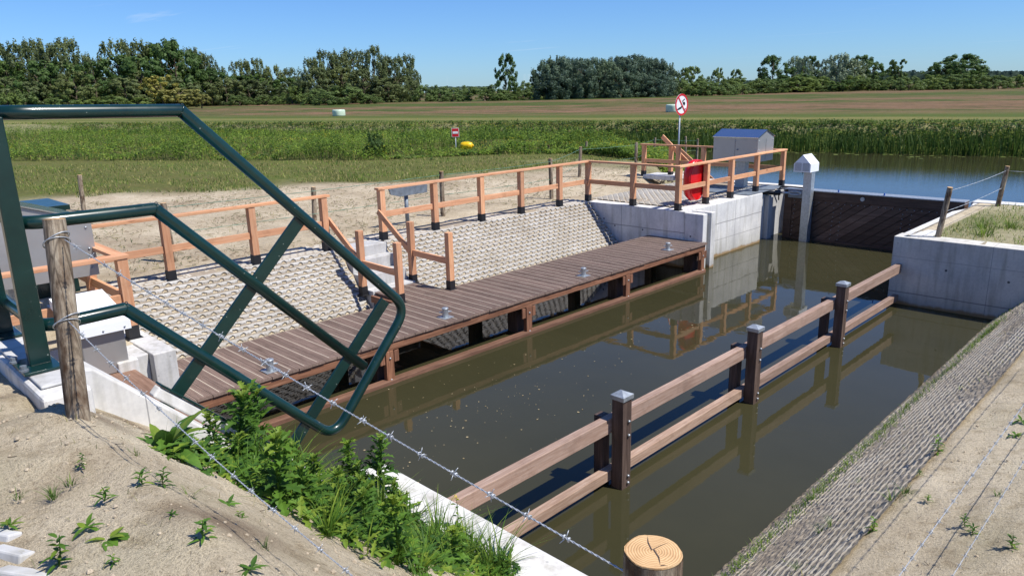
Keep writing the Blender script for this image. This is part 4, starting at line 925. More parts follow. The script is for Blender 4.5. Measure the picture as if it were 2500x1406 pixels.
# ------------------------------------------------------------------ leaves, grass
def blade(mb,p,h,w_,lean,az,seg=3,curl=1.0):
    p=Vector(p); d=Vector((math.cos(az),math.sin(az),0)); s=Vector((-d.y,d.x,0))*w_*.5
    sa=U(-.6,.6); s=Vector((s.x*math.cos(sa)-s.y*math.sin(sa),s.x*math.sin(sa)+s.y*math.cos(sa),0)); n0=len(mb.v)
    for i in range(seg+1):
        q=i/seg; c=p+d*(lean*h*q**(1+curl*.6))+Vector((0,0,h*(q-.35*lean*q*q)))
        k=1-q**1.6
        if i<seg: mb.v.append(tuple(c-s*k)); mb.v.append(tuple(c+s*k))
        else: mb.v.append(tuple(c))
    for i in range(seg-1): a=n0+2*i; mb.face((a,a+1,a+3,a+2))
    a=n0+2*(seg-1); mb.face((a,a+1,a+2))
def leaf(mb,p,az,el,L,W,droop=.6,seg=5,jag=0,fold=.25,prof=None):
    p=Vector(p); d=Vector((math.cos(az)*math.cos(el),math.sin(az)*math.cos(el),math.sin(el))); s=Vector((-math.sin(az),math.cos(az),0))
    n0=len(mb.v); c=p.copy(); e=el; st=L/seg
    for i in range(seg+1):
        q=i/seg; wq=(math.sin(math.pi*min(1,q*.92+.08))**.8 if prof is None else prof(q))*W*.5
        if jag: wq*=(1+jag*(1 if i%2 else -.8))
        u=Vector((-math.cos(az)*math.sin(e),-math.sin(az)*math.sin(e),math.cos(e)))
        mb.v+= [tuple(c-s*wq+u*wq*fold),tuple(c),tuple(c+s*wq+u*wq*fold)]
        e-=droop/seg; c=c+Vector((math.cos(az)*math.cos(e),math.sin(az)*math.cos(e),math.sin(e)))*st
    for i in range(seg):
        a=n0+3*i; mb.face((a,a+1,a+4,a+3)); mb.face((a+1,a+2,a+5,a+4))
def tuft(mb,p,n,h,sp,w_=.006):
    for _ in range(n):
        a=U(0,TAU); r=sp*math.sqrt(random.random())*.4; blade(mb,(p[0]+r*math.cos(a),p[1]+r*math.sin(a),p[2]-.01),h*U(.5,1.1),w_*U(.7,1.3),U(.15,1.1),a+U(-.8,.8),4)
def stuffobj(name,mb,mats,org,label=None):
    o=mb.build(name,mats,None,org=org); o['kind']='stuff'; return o
# short grass on the left bank
mb=MB(); cnt=0
while cnt<26000:
    y=U(-6,26); ge=grass_edge(y); d=random.random()**1.6*16; x=ge-d+.8*noise.noise((y*.5,0,2))*2; 
    if x<-46 or near_edge(x)<y+1: cnt+=1; continue
    if noise.noise((x*.6,y*.6,8))<-.25: cnt+=1; continue
    mb.cur=random.choice((0,0,1,2,2)); h=U(.05,.16)*(1+.6*max(0,noise.noise((x*.3,y*.3,1)))); blade(mb,(x,y,hgt(x,y)),h,U(.012,.03),U(.2,1.0),U(0,TAU),2); cnt+=1
stuffobj('grass',mb,['grass_a','grass_d','grass_c'],(-25,12,1.3))
# sparse shoots and dry bits on sand, left bank
M['debris_brown']=plain('dry_stalks',srgb(120,102,78),.9)
mb=MB()
for _ in range(17000):
    x,y=U(-24,-12.8),U(-2,23)
    if x<grass_edge(y): continue
    if noise.noise((x*.5,y*.5,3))<U(-.3,.5): continue
    mb.cur=random.choice((0,1,2)); z=hgt(x,y)
    if random.random()<.6:
        a=U(0,TAU); L=U(.04,.16); mb.bar((x,y,z+.012),(x+L*math.cos(a),y+L*math.sin(a),z+U(.01,.05)),.008,.006)
    else: blade(mb,(x,y,z),U(.03,.1),.012,U(.2,1),U(0,TAU),2)
stuffobj('grass',mb,['debris_brown','grass_c','grass_b'],(-16,10,1.35))
# tall herbs between bank and canal (left)
WE=[(-120,-30),(-60,2),(-43,10),(-35,14.9),(-27.7,19.2),(-25,24),(-21.5,26.5),(-15.5,24.5)]
def weed_line(x): return lerp_pts(WE,x)
mb=MB(); k=0
while k<30000:
    x=-14.5-78*random.random()**1.5; y0=weed_line(x); y1=near_edge(x)+.6; k+=1
    if y1<=y0: continue
    q=random.random()**1.3; y=y0+(y1-y0)*q
    if x>-22 and random.random()<.35: continue
    dens=noise.noise((x*.28,y*.28,4)); z=hgt(x,y)
    hh=(.50+.75*dens+.25*q)*(1 if x<-24 else .55); hh=max(.15,hh)
    if math.hypot(x,y)<37.5 and -.92<math.atan2(x,y)<-.80: hh*=.38
    if random.random()<(.25 if dens>-.1 else .6):
        mb.cur=random.choice((0,4,1,2)) if dens<.1 else random.choice((0,1,1,4)); blade(mb,(x,y,z),hh*U(.6,1.25),U(.02,.04),U(.05,.5),U(0,TAU),2)
    else:
        mb.cur=(0 if dens>.12 else random.choice((1,4))) if random.random()<.7 else 4
        for _ in range(7):
            a=U(0,TAU); zz=z+hh*U(.2,1.0); leaf(mb,(x+U(-.12,.12),y+U(-.12,.12),zz),a,U(-.2,.7),U(.08,.20),U(.04,.10),.6,2)
    if random.random()<.05:
        mb.cur=3; zz=z+hh*1.05
        for _ in range(3): leaf(mb,(x+U(-.1,.1),y+U(-.1,.1),zz+U(-.1,.1)),U(0,TAU),.3,.07,.06,0,1)
stuffobj('tall_grass',mb,['grass_a','grass_b','grass_c','flower_y','grass_d'],(-35,25,.5))
# far canal bank: reeds + herbs
mb=MB()
for _ in range(24000):
    x=U(-95,48) if random.random()<.75 else U(-45,12); fe=far_edge(x); d=random.random()**1.1*4.9-.5
    y=fe+d; z=max(-.1,hgt(x,y)); nz=noise.noise((x*.22,d*.3,6))
    h=(1.5+.35*nz if d<1.2 else .8+.45*nz)*U(.65,1.15); h=max(.12,min(h,1.72+.15*nz-z))
    mb.cur=random.choice((0,0,1,2)) if d<1.4 else random.choice((0,1,1,2,2,5)) if noise.noise((x*.12,d,3))<.2 else random.choice((1,1,5,2,2)); 
    if d<1.4: blade(mb,(x,y,z),h,U(.035,.06),U(.03,.45),U(0,TAU),3)
    elif random.random()<.6: blade(mb,(x,y,z),max(.25,h),U(.03,.06),U(.1,.7),U(0,TAU),2)
    else:
        for q in range(4): leaf(mb,(x+U(-.2,.2),y+U(-.2,.2),z+max(.2,h)*U(.2,1)),U(0,TAU),U(-.1,.7),U(.15,.3),U(.06,.14),.6,2)
    if random.random()<.012:
        mb.cur=4
        for q in range(2): leaf(mb,(x+U(-.1,.1),y-.1,z+h*.9),U(0,TAU),.4,.11,.09,0,1)
stuffobj('reeds',mb,['reed','grass_a','grass_b','grass_c','flower_y','grass_d'],(-15,48,0))
# meadow fringe just behind the bank
mb=MB()
for _ in range(5200):
    x=U(-110,60); d=3.9+abs(random.gauss(0,1.6)); y=far_edge(x)+d
    mb.cur=random.choice((0,0,1,2)); blade(mb,(x,y,1.63),U(.08,.26),U(.05,.10),U(.1,.7),U(0,TAU),2)
stuffobj('meadow_grass',mb,['grass_a','grass_d','grass_c'],(-15,60,1.65))
# lily pads
mb=MB()
for _ in range(340):
    x=U(-30,30); y=far_edge(x)-abs(random.gauss(0,1.1))-.3; r=U(.07,.16); n0=9; 
    mb.poly([(x+r*math.cos(TAU*i/n0),y+r*math.sin(TAU*i/n0),.006+.0008*(_%7)) for i in range(n0)])
stuffobj('lily_pads',mb,['lily'],(-5,48,0))
# floating flakes in the chamber
mb=MB()
for k in range(430):
    if k<230: x,y=random.gauss(-6.9,.8),random.gauss(6.2,1.9)
    elif k<340: x,y=random.gauss(-5.6,.5),random.gauss(3.9,.35)
    elif k<430: x,y=random.gauss(-6.8,.5),random.gauss(11.2,.5)
    else: x,y=U(-8.3,-3.2),U(5,15)
    if k>=430-60 and x>-4.2 and random.random()<.7: continue
    if not(-8.5<x<-2.95 and 3.1<y<19): continue
    if abs(x+4.4)<.2: continue
    r=abs(random.gauss(.004,.005))+.003; a=U(0,TAU); e=U(.3,1)
    mb.cur=1 if (260<=k<430 and random.random()<.6) else 0
    mb.poly([(x+r*(math.cos(TAU*i/6)*math.cos(a)-e*math.sin(TAU*i/6)*math.sin(a)),y+r*(math.cos(TAU*i/6)*math.sin(a)+e*math.sin(TAU*i/6)*math.cos(a)),.004+.0005*(k%5)) for i in range(6)])
M['debris_dark']=plain('debris_dark',srgb(60,44,32),.8)
stuffobj('floating_debris',mb,['debris','debris_dark'],(-6,7,0))
# grass on the right corner and along the right mat
mb=MB()
for _ in range(5200):
    x,y=U(-4.0,0.5),U(15.6,20.5)
    if noise.noise((x*.9,y*.9,4))<U(-.5,.25): continue
    mb.cur=random.choice((0,0,1,2)); blade(mb,(x,y,1.30),U(.05,.16),U(.008,.016),U(.2,1.1),U(0,TAU),2)
for c in ((-3.3,16.2),(-3.1,17.3),(-3.5,17.0),(-2.2,16.0),(-1.6,18)):
    for _ in range(60): mb.cur=random.choice((0,1)); a=U(0,TAU); r=U(0,.25); blade(mb,(c[0]+r*math.cos(a),c[1]+r*math.sin(a),1.30),U(.12,.32),.014,U(.2,.9),a,3)
for _ in range(9000):
    y=U(3.2,15); s=abs(random.gauss(.27,.07)); x=-2.73+s
    if noise.noise((y*.8,s*3,5))<U(-.6,.25): continue
    mb.cur=random.choice((0,0,0,1)); blade(mb,(x,y,s-.0),U(.03,.09),U(.006,.012),U(.3,1.2),U(0,TAU),2)
for _ in range(2600):
    y=U(3.2,14); s=U(.3,1.4); x=-2.73+s
    if noise.noise((y*1.1,s*2,15))<U(.05,.5): continue
    mb.cur=random.choice((0,1,2)); blade(mb,(x,y,s),U(.02,.08),U(.005,.010),U(.3,1.2),U(0,TAU),2)
stuffobj('grass',mb,['grass_a','grass_d','grass_c'],(-2.5,12,1))
# tiny grass bits, twigs and pebbles on the foreground sand
mb=MB(); mbp=MB()
for _ in range(5200):
    x,y=U(-4.2,.6),U(.15,2.9)
    if random.random()<.45: x,y=U(-1.3,1.0),U(2.2,9)
    z=hgt(x,y)+.030*noise.noise((x*1.7,y*1.7,3))+.016*noise.noise((x*6,y*6,1)); n_=noise.noise((x*2,y*2,7))
    q=random.random()
    if q<.5:
        if n_<U(-.2,.6): continue
        mb.cur=random.choice((0,2,2)); blade(mb,(x,y,z),U(.015,.05),U(.0015,.003),U(.2,1.2),U(0,TAU),2)
    elif q<.56:
        mb.cur=3; a=U(0,TAU); L=U(.012,.045); mb.bar((x,y,z+.004),(x+L*math.cos(a),y+L*math.sin(a),z+U(0,.006)),.002,.002)
    else:
        r=U(.002,.0045); mbp.lathe([(r*.5,0),(r,r*.5),(r*.7,r),(r*.2,r*1.2)],(x,y,z-r*.3),6)
stuffobj('grass',mb,['grass_a','grass_b','grass_c','bark_tree'],(-2,1.5,2))
M['pebble']=plain('pebble',srgb(186,170,146),.85,0,None,.3,30)
stuffobj('pebbles',mbp,['pebble'],(-2,1.5,2))
# rubble behind the far railing
mb=MB()
for _ in range(220):
    x,y=random.gauss(-13.6,.35),random.gauss(22.0,.35); r=U(.03,.08); z=1.05+.28*math.exp(-((x+13.6)**2+(y-22)**2)*2.2)
    mb.lathe([(r*.4,-r),(r,-r*.2),(r*.8,r*.5),(r*.2,r*.9)],(x,y,z+U(-.05,.06)),6)
M['rubble']=plain('rubble',srgb(196,186,168),.9,0,None,.3,20)
stuffobj('rubble',mb,['rubble'],(-13.6,22,1.1))
# ------------------------------------------------------------------ foreground plants
WM=['weed_a','weed_b','weed_c','flower_y','bark_tree','grass_a','grass_d']
def finish_plant(name,mb,loc,label,cat,group):
    o=mb.build(name,WM,None,org=loc); return tag(o,label,cat,group)
def rosette(n,L,W,el=.45):
    mb=MB()
    for i in range(n):
        mb.cur=random.choice((0,0,1,2)); leaf(mb,(U(-.01,.01),U(-.01,.01),.01),TAU*i/n*1.62+U(-.3,.3),U(.15,el*1.6),L*U(.6,1.15),W*U(.7,1.2),U(.4,1.2),5,0,.18,lambda q: (.15+q*1.9 if q<.3 else (1-((q-.3)/.72)**2.2)*.78+.02))
    return mb
def thistle(h,n):
    mb=MB(); mb.cur=0; lean=U(-.05,.05); mb.tube([(0,0,0),(lean*.4,.01,h*.5),(lean,.015,h*.95)],[.007,.005,.003],6)
    for i in range(n):
        q=(i+.5)/n; mb.cur=random.choice((0,0,2,6) if q>.72 else (0,0,1)); zz=h*q; L=(.15*(1-.62*q)+.03)*U(.75,1.2)*max(.7,h/.4)
        az=i*2.4+U(-.4,.4); leaf(mb,(lean*q,0,zz),az,U(.25,.8)+q*.45,L,L*.30,U(.6,1.5),9,.5,.45)
        if q>.35 and random.random()<.5:
            a_=az+U(-.5,.5); r_=L*.35; p_=(lean*q+r_*math.cos(a_),r_*math.sin(a_),zz+.03)
            for k in range(5): leaf(mb,p_,a_+U(-1.3,1.3),U(.5,1.3),L*.42,L*.13,.5,5,.5,.4)
    mb.cur=2
    for i in range(9): leaf(mb,(lean,.015,h*.95),i*.75,U(.7,1.3),.045,.014,.3,4,.5)
    return mb
def herb(h,n,L=.09,W=.02,top=None):
    mb=MB(); mb.cur=0; mb.tube([(0,0,0),(.012,.0,h*.5),(0,.012,h)],[.004,.0035,.002],5)
    for i in range(n): q=(i+.3)/n; mb.cur=random.choice((0,0,2,1)); leaf(mb,(0,0,h*q),i*2.4,U(.1,.9),L*U(.6,1.1)*(1.1-.5*q),W*U(.8,1.2),U(.4,1.0),4,.0,.2)
    if top:
        mb.cur=3
        for i in range(34):
            a=U(0,TAU); r=U(0,.028); leaf(mb,(r*math.cos(a),r*math.sin(a),h+U(-.02,.025)),U(0,TAU),U(.2,1.2),.016,.012,0,1)
    return mb
def tuftm(n,h,sp,w_=.005):
    mb=MB()
    for k in range(n): mb.cur=random.choice((0,0,1,2,5)); a=U(0,TAU); r=sp*.3*math.sqrt(random.random()); blade(mb,(r*math.cos(a),r*math.sin(a),-.01),h*U(.4,1.1),w_*U(.7,1.4),U(.15,1.3),a+U(-.8,.8),4)
    return mb
PROTO={}
def plant(kind,p,label,scale=1,rz=None,group=None):
    name,cat,gen=KINDS[kind]
    key=(kind,random.randint(0,2))
    if key not in PROTO:
        o=gen().build(name,WM,None,org=(0,0,0)); PROTO[key]=o
    else: o=PROTO[key].copy(); COL.objects.link(o)
    o.location=p; o.scale=(scale,)*3; o.rotation_euler=(U(-.12,.12),U(-.12,.12),U(0,TAU) if rz is None else rz)
    tag(o,label,cat,group or KG[kind]); return o
KINDS={'ros':('broadleaf_weed','weed',lambda:rosette(15,.11,.048)),'ros2':('broadleaf_weed','weed',lambda:rosette(9,.09,.032,.6)),'dock':('dock_plant','weed',lambda:rosette(11,.27,.085,.95)),
 'thi':('thistle','thistle',lambda:thistle(.42,40)),'thi2':('thistle','thistle',lambda:thistle(.25,28)),'herb':('leafy_weed','weed',lambda:herb(.08,14,.075,.013)),'herb2':('leafy_weed','weed',lambda:herb(.14,18,.085,.018)),
 'tuft':('grass_tuft','grass tuft',lambda:tuftm(46,.15,.10)),'tuft2':('grass_tuft','grass tuft',lambda:tuftm(70,.30,.16,.007)),'flow':('mustard_plant','flowering weed',lambda:herb(.27,9,.07,.02,True)),'small':('grass_tuft','grass tuft',lambda:tuftm(22,.07,.08,.0035))}
KG={k:'weeds in the foreground' for k in KINDS}
def near_side(px,py):
    a='left' if px<850 else ('middle' if px<1500 else 'right'); return a
PL=[('ros',265,1325,1.15,'large bright broadleaf rosette on the sand at lower left'),('ros2',215,1290,.95,'broadleaf weed just above the large bright rosette'),('herb2',145,1385,1.1,'spiky upright weed at the very lower left'),
('ros2',25,1285,.8,'small broadleaf weed at the left picture edge'),('tuft',130,1215,.7,'grass tuft on the sand below the left fence post'),('small',45,1215,1,'thin grass wisps at the left picture edge'),('herb',255,1225,1,'flat weed with reddish stems on the sand slope'),
('herb2',200,1140,.55,'long creeping grass stem on the sand near the post'),('herb',350,1185,1,'small upright weed midway up the sand slope'),('herb2',400,1190,.8,'leafy weed midway up the sand beside the wire shadow'),('small',458,1215,1.4,'single tall grass blade tuft on the sand slope'),
('ros2',555,1235,.9,'round leaved weed near the wire at the edge of the growth'),('herb',590,1275,.9,'thin leaved weed below the round leaved weed'),('herb2',500,1330,.95,'solitary upright weed casting a dark shadow on the sand'),('herb',425,1275,.7,'tiny weed beside the solitary upright weed'),
('ros2',612,1395,.9,'half hidden weed at the bottom edge of the sand'),('herb',278,1390,.8,'weed shoot under the bright rosette at the bottom edge'),('small',170,1180,1.2,'dry grass wisps left of the creeping stem'),('small',330,1110,1.1,'dry grass wisps near the dock plant'),('small',640,1345,1.2,'grass wisps low on the sand slope'),
('herb2',2290,1105,1.2,'large leafy weed at the top of the right paving'),('ros2',2480,1065,1.0,'broadleaf weed at the right edge under the post shadow'),('ros2',2495,1030,1.1,'broadleaf weed cut by the right picture edge'),('tuft',2210,1210,.9,'grass tuft beside the upper paving rows on the right'),('tuft',2180,1225,1.0,'grass tuft growing over the paving rows on the right'),
('herb',2265,1225,.8,'dry small weed on the right sand'),('herb2',2130,1300,.9,'weed with reddish leaf on the right sand edge'),('herb',2375,1305,.9,'weed between the two right hand wires'),('herb2',2355,1285,.7,'dark weed beside the upper right wire'),('herb2',2470,1345,.85,'leafy weed near the lower right corner'),
('tuft',1950,1395,.8,'grass tuft at the bottom of the right paving'),('tuft',2030,1290,1.0,'grass tuft in the lower middle of the right paving'),('tuft',2005,1305,.9,'trailing grass patch in the lower middle of the right paving'),('small',2440,1210,1.3,'small grass wisps on the sand between the wires'),('tuft',2130,1085,.7,'small tuft near the water end of the right paving'),
('small',2100,1180,1.2,'grass wisps halfway up the right paving'),('herb',2245,1160,.6,'seedling among the upper paving rows')]
for k,px,py,s,l in PL:
    p=ground_hit(px,py); plant(k,p,l,s*(.62 if px<1500 else .8))
ROW=[('dock',400,1105,1.0,'tall dock with one big pale leaf beside the white wall'),('dock',490,1120,.75,'dark dock clump against the white wall'),('dock',1010+0,0,0,None)]
ROW=[r for r in ROW if r[4]]
ROW+=[('thi',640,1150,1.15,'tallest thistle standing in front of the green railing foot'),('thi',585,1150,.8,'thistle left of the tallest thistle'),('thi',700,1155,.7,'thistle right of the tallest thistle'),('thi',780,1185,.8,'bushy thistle under the railing corner'),('thi',860,1200,.75,'thistle in the middle of the weed bank'),
('thi',925,1205,.85,'thistle beside the end of the front wall'),('thi2',540,1130,1.1,'low thistle near the dark dock clump'),('thi2',760,1250,1.1,'low thistle on the lower weed bank'),('thi2',830,1260,1.1,'second low thistle on the lower weed bank'),('dock',790,1225,.7,'dock with a brown seed stalk among the thistles'),
('tuft2',700,1180,1.1,'long grass between the thistles'),('tuft2',850,1235,1.1,'long grass tuft beside the middle thistle'),('tuft2',930,1260,1.1,'long grass tuft below the wall end'),('tuft2',1000,1290,1.0,'long grass tuft along the white wall'),('tuft2',1070,1330,1.0,'arching grass tuft on the wall edge'),
('tuft2',1150,1370,1.0,'grass tuft spilling over the white wall'),('tuft2',1210,1400,1.1,'grass tuft at the bottom edge beside the wall'),('herb2',1000,1320,1.2,'leafy weed on the bank by the wall'),('herb2',1060,1370,1.2,'leafy weed low on the bank by the wall'),('thi2',980,1380,1.2,'thistle at the bottom edge of the weed bank'),
('thi2',1100,1390,1.1,'thistle beside the white wall at the bottom edge'),('flow',1118,1300,1.0,'yellow flowering mustard plant on the white wall'),('thi2',900,1320,1.1,'thistle on the sand side of the weed bank'),('tuft2',620,1170,.9,'grass tuft at the foot of the tallest thistle'),('ros',1160,1400,1.2,'broadleaf clump at the bottom edge by the wall'),('ros',690,1215,.9,'broadleaf clump on the sand side of the thistles')]
for k,px,py,s,l in ROW:
    p=ground_hit(px,py); plant(k,p,l,s*(1.25 if k in('thi','tuft2') else 1.0))
# undergrowth along the wall
LO=[(400,1125),(470,1140),(560,1180),(700,1262),(850,1330),(1000,1406),(1150,1430)]; UP=[(400,1075),(470,1085),(560,1105),(700,1150),(800,1190),(890,1200),(1000,1250),(1250,1400),(1300,1430)]
mb=MB(); k=0
while k<1900:
    px=U(400,1255); k+=1; lo=lerp_pts(LO,px); up_=lerp_pts(UP,px); q=random.random()
    if up_>1425: continue
    if q>.8 and random.random()<.5: continue
    p=ground_hit(px,up_+(lo-up_)*q+U(-6,6)); x,y,z=p
    if noise.noise((x*3.2,y*3.2,12))<U(-.55,.15): continue
    hh=(.7+.6*noise.noise((x*2.2,y*2.2,5))); hh*=1.25 if 480<px<950 else .85
    mb.cur=random.choice((0,0,1,2,5,6)); r_=random.random()+(.12 if px<900 else -.12)
    if r_<.42: blade(mb,(x,y,z),U(.08,.36)*hh,U(.004,.008),U(.2,1.2),U(0,TAU),4)
    elif r_<.75:
        mb.cur=random.choice((0,0,1,2)); 
        for i in range(4): leaf(mb,(x+U(-.03,.03),y+U(-.03,.03),z+U(.0,.07)*hh),U(0,TAU),U(.0,.9),U(.06,.13),U(.016,.03),U(.4,1.1),8,.5)
    else:
        for i in range(4): leaf(mb,(x+U(-.03,.03),y+U(-.03,.03),z+U(0,.06)*hh),U(0,TAU),U(0,.9),U(.03,.08),U(.012,.028),U(.4,1),4)
stuffobj('undergrowth',mb,WM,(-3.3,2.3,1.7))
random.seed(41)
for n_i in range(30):
    px=U(560,1010); lo=lerp_pts(LO,px); up_=lerp_pts(UP,px); p=ground_hit(px,up_+(lo-up_)*random.random()**1.3*.9+8)
    plant('thi' if random.random()<.45 else 'thi2',p,'thistle in the thick of the weed bank along the white wall',U(.45,.85),None,'thistles crowding the weed bank')
for n_i in range(40):
    px=U(700,1240); lo=lerp_pts(LO,px); up_=min(1395,lerp_pts(UP,px)); p=ground_hit(px,up_+(min(lo,1420)-up_)*random.random()*.95+6)
    plant('tuft2' if random.random()<.6 else 'herb2',p,'grass or leafy weed in the thick of the weed bank along the white wall',U(.6,1.05),None,'grassy weeds crowding the weed bank')
# half buried slabs at the lower left
for (px,py,L_,W_,rz,lab) in ((8,1296,.10,.05,.5,'topmost of the three half buried concrete slabs at the lower left'),(30,1342,.13,.05,.45,'middle one of the half buried concrete slabs at the lower left'),(62,1392,.17,.055,.55,'lowest of the three half buried concrete slabs at the lower left')):
    p=ground_hit(px,py); mb=MB(); q_=Vector((math.cos(rz),math.sin(rz),.0)); s_=Vector((-math.sin(rz),math.cos(rz),-.35)).normalized(); n_=q_.cross(s_).normalized()
    mb.bar(p-q_*L_/2-n_*0.021,p+q_*L_/2-n_*0.021,W_,.04,up=n_); tag(mb.build('concrete_slab','concrete_step',None,org=tuple(p),bevel=.006),lab,'concrete slab')
# sand clods and straw
mb=MB()
for _ in range(3200):
    x,y=U(-4.2,.4),U(.15,2.6)
    if random.random()<.3: x,y=U(-1.2,.8),U(2.6,9)
    if noise.noise((x*1.8,y*1.8,22))<U(-.4,.5): continue
    r=min(.012,abs(random.gauss(0,.0035))+.0025); z=hgt(x,y)+.034*noise.noise((x*1.7,y*1.7,3))+.022*noise.noise((x*6,y*6,1))+.014*noise.noise((x*15,y*15,2))
    n0=len(mb.v); mb.lathe([(r*.6,-r*.3),(r,r*.3),(r*.75,r*.8),(r*.25,r*1.05)],(x,y,z),6)
    for i_2 in range(n0,len(mb.v)): v_=mb.v[i_2]; mb.v[i_2]=(v_[0]+U(-.2,.2)*r,v_[1]+U(-.2,.2)*r,v_[2]+U(-.15,.15)*r)
M['clod']=plain('sand_clod',srgb(176,162,140),.95,0,None,.35,60)
stuffobj('sand_clods',mb,['clod'],(-2,1.5,2))
# ------------------------------------------------------------------ trees
def crown(kind,seed):
    random.seed(seed); mb=MB(); cl=[]
    def quad(c,nrm,L,W,up=None):
        nrm=nrm.normalized(); a=Vector((U(-1,1),U(-1,1),U(-1,1))) if up is None else up; x=nrm.cross(a)
        if x.length<1e-3: return
        x.normalize(); y=nrm.cross(x); mb.poly([c-x*W-y*L*.3,c+x*W*.6-y*L,c+x*W+y*L*.3,c-x*W*.6+y*L])
    if kind=='birch':
        for i in range(92):
            z=U(.08,1)**.9; r=.50*math.sqrt(max(.02,1-((z-.45)/.58)**2)); a=U(0,TAU); q=r*math.sqrt(U(.15,1)); cl.append((Vector((q*math.cos(a),q*math.sin(a),z-.03)),.085*U(.5,1.15)*(1 if z<.6 else .75),.085,26 if z>.55 else 36))
    elif kind=='poplar':
        for i in range(84):
            z=U(.02,.98); r=.52*(1 if z<.72 else max(.15,1-(z-.72)/.36)); a=U(0,TAU); q=r*math.sqrt(U(.2,1)); cl.append((Vector((q*math.cos(a),q*math.sin(a),z)),.10*U(.7,1.2),.11,44))
        for i in range(12): a=U(0,TAU); r=U(.05,.42); cl.append((Vector((r*math.cos(a),r*math.sin(a),U(.86,1.0))),.03,.09,16))
    elif kind=='bush':
        for i in range(70):
            a=U(0,TAU); e=math.asin(U(0,1)); rr=U(.75,1); cl.append((Vector((.47*rr*math.cos(a)*math.cos(e),.47*rr*math.sin(a)*math.cos(e),.06+.88*rr*math.sin(e))),.075,.09,38))
    elif kind=='oak':
        lob=[(Vector((U(-.24,.24),U(-.24,.24),U(.45,.82))),U(.16,.27)) for _ in range(9)]+[(Vector((U(-.3,.3),U(-.3,.3),U(.22,.42))),U(.15,.2)) for _ in range(5)]
        for i in range(84):
            c,r=random.choice(lob); d=Vector((U(-1,1),U(-1,1),U(-.7,1))).normalized(); cl.append((c+d*r*U(.7,1),.055,.06,34))
    elif kind=='round':
        for i in range(95):
            z=U(.03,1); r=.50*math.sqrt(max(.03,1-((z-.42)/.60)**2)); a=U(0,TAU); q=r*math.sqrt(U(.3,1)); cl.append((Vector((q*math.cos(a),q*math.sin(a),z-.03)),.075*U(.7,1.2),.065,34))
    elif kind=='cone':   # single open tree with foliage tufts
        for i in range(60):
            z=U(.06,1); r=.42*(1-.5*z)*(1+.18*math.sin(z*15)); a=U(0,TAU); q=r*math.sqrt(U(.2,1)); cl.append((Vector((q*math.cos(a)+.03*math.sin(z*5),q*math.sin(a),z-.02)),.08,.07,42))
    ctr=Vector((0,0,.5))
    for c,rh,rv,n in cl:
        for k in range(int(n*1.6)):
            d=Vector((random.gauss(0,1),random.gauss(0,1),random.gauss(0,1)));  
            if d.length<1e-3: continue
            d.normalize(); p=c+Vector((d.x*rh,d.y*rh,d.z*rv))*U(.5,1.05)
            if kind=='birch': p.z-=U(0,.05)
            out=(Vector((c.x,c.y,(c.z-.45)*.8)).normalized() if c.length>0 else d)*.5
            nrm=d*.9+out+Vector((U(-1,1),U(-1,1),U(-1,1)))*.55; s=U(.7,1.3)
            if kind=='poplar': quad(p,nrm,.024*s,.012*s)
            elif kind=='birch': quad(p,nrm,.022*s,.012*s)
            else: quad(p,nrm,.022*s,.016*s)
    return mb
def trunk(kind,seed):
    random.seed(seed+99); mb=MB(); top=.85 if kind!='bush' else .5; n=8; path=[(.015*math.sin(i*1.3+seed),.015*math.cos(i*1.7+seed),-.03+top*i/n) for i in range(n+1)]
    mb.tube(path,[.022*(1-.85*i/n)+.002 for i in range(n+1)],7)
    for i in range(9):
        z=U(.25,.8)*top; a=U(0,TAU); L=U(.15,.34); mb.tube([(0,0,z),(L*.5*math.cos(a),L*.5*math.sin(a),z+L*.35),(L*math.cos(a),L*math.sin(a),z+L*.8)],[.008,.005,.002],5)
    return mb
TP={}
def tree_proto(kind,leafmat,var):
    key=(kind,leafmat,var)
    if key not in TP:
        cm=crown(kind,hash((kind,var))%1000+var*7 if False else {'birch':11,'poplar':23,'bush':37,'oak':51,'cone':67,'round':83}[kind]+var*5); tm=trunk(kind,var)
        t_=thing('tree',(0,0,0),'','tree'); t_['_org']=(0,0,0)
        a=tm.build('trunk','bark_tree',t_); b=cm.build('crown',leafmat,t_); TP[key]=(t_,False)
    return key
def put_tree(name,kind,lm,var,px,top,wpx,D,label,cat='tree',group='trees beyond the meadow',zb=1.6):
    key=tree_proto(kind,lm,var); t_,used=TP[key]
    p=at_dist(px,250,D); q=at_dist(px,top,D); h=q.z-zb; wd=wpx/F_PX*D*(1.5 if kind=='poplar' else 1.3 if kind=='birch' else 1.12)
    if used:
        r=t_.copy(); COL.objects.link(r)
        for ch in t_.children: c=ch.copy(); COL.objects.link(c); c.parent=r
    else: r=t_; TP[key]=(t_,True)
    r.name=name; r.location=(p.x,p.y,zb); r.scale=(wd,wd,h); r.rotation_euler=(0,0,random.uniform(0,TAU)); r['label']=label; r['category']=cat; r['group']=group
    return r
NP_=[0]
ORD=['first','second','third','fourth','fifth','sixth','seventh','eighth','ninth','tenth','eleventh','twelfth','thirteenth','fourteenth','fifteenth','sixteenth','seventeenth','eighteenth','nineteenth','twentieth']
def row(name,kind,lm,items,fmt,D,group,cat='tree'):
    for i,it in enumerate(items):
        px,top,wp=it[:3]; d=D+(it[3] if len(it)>3 else random.uniform(-10,10)); put_tree(name,kind,lm,i%2,px,top,wp,d,fmt%(ORD[i] if i<20 else str(i)),cat,group)
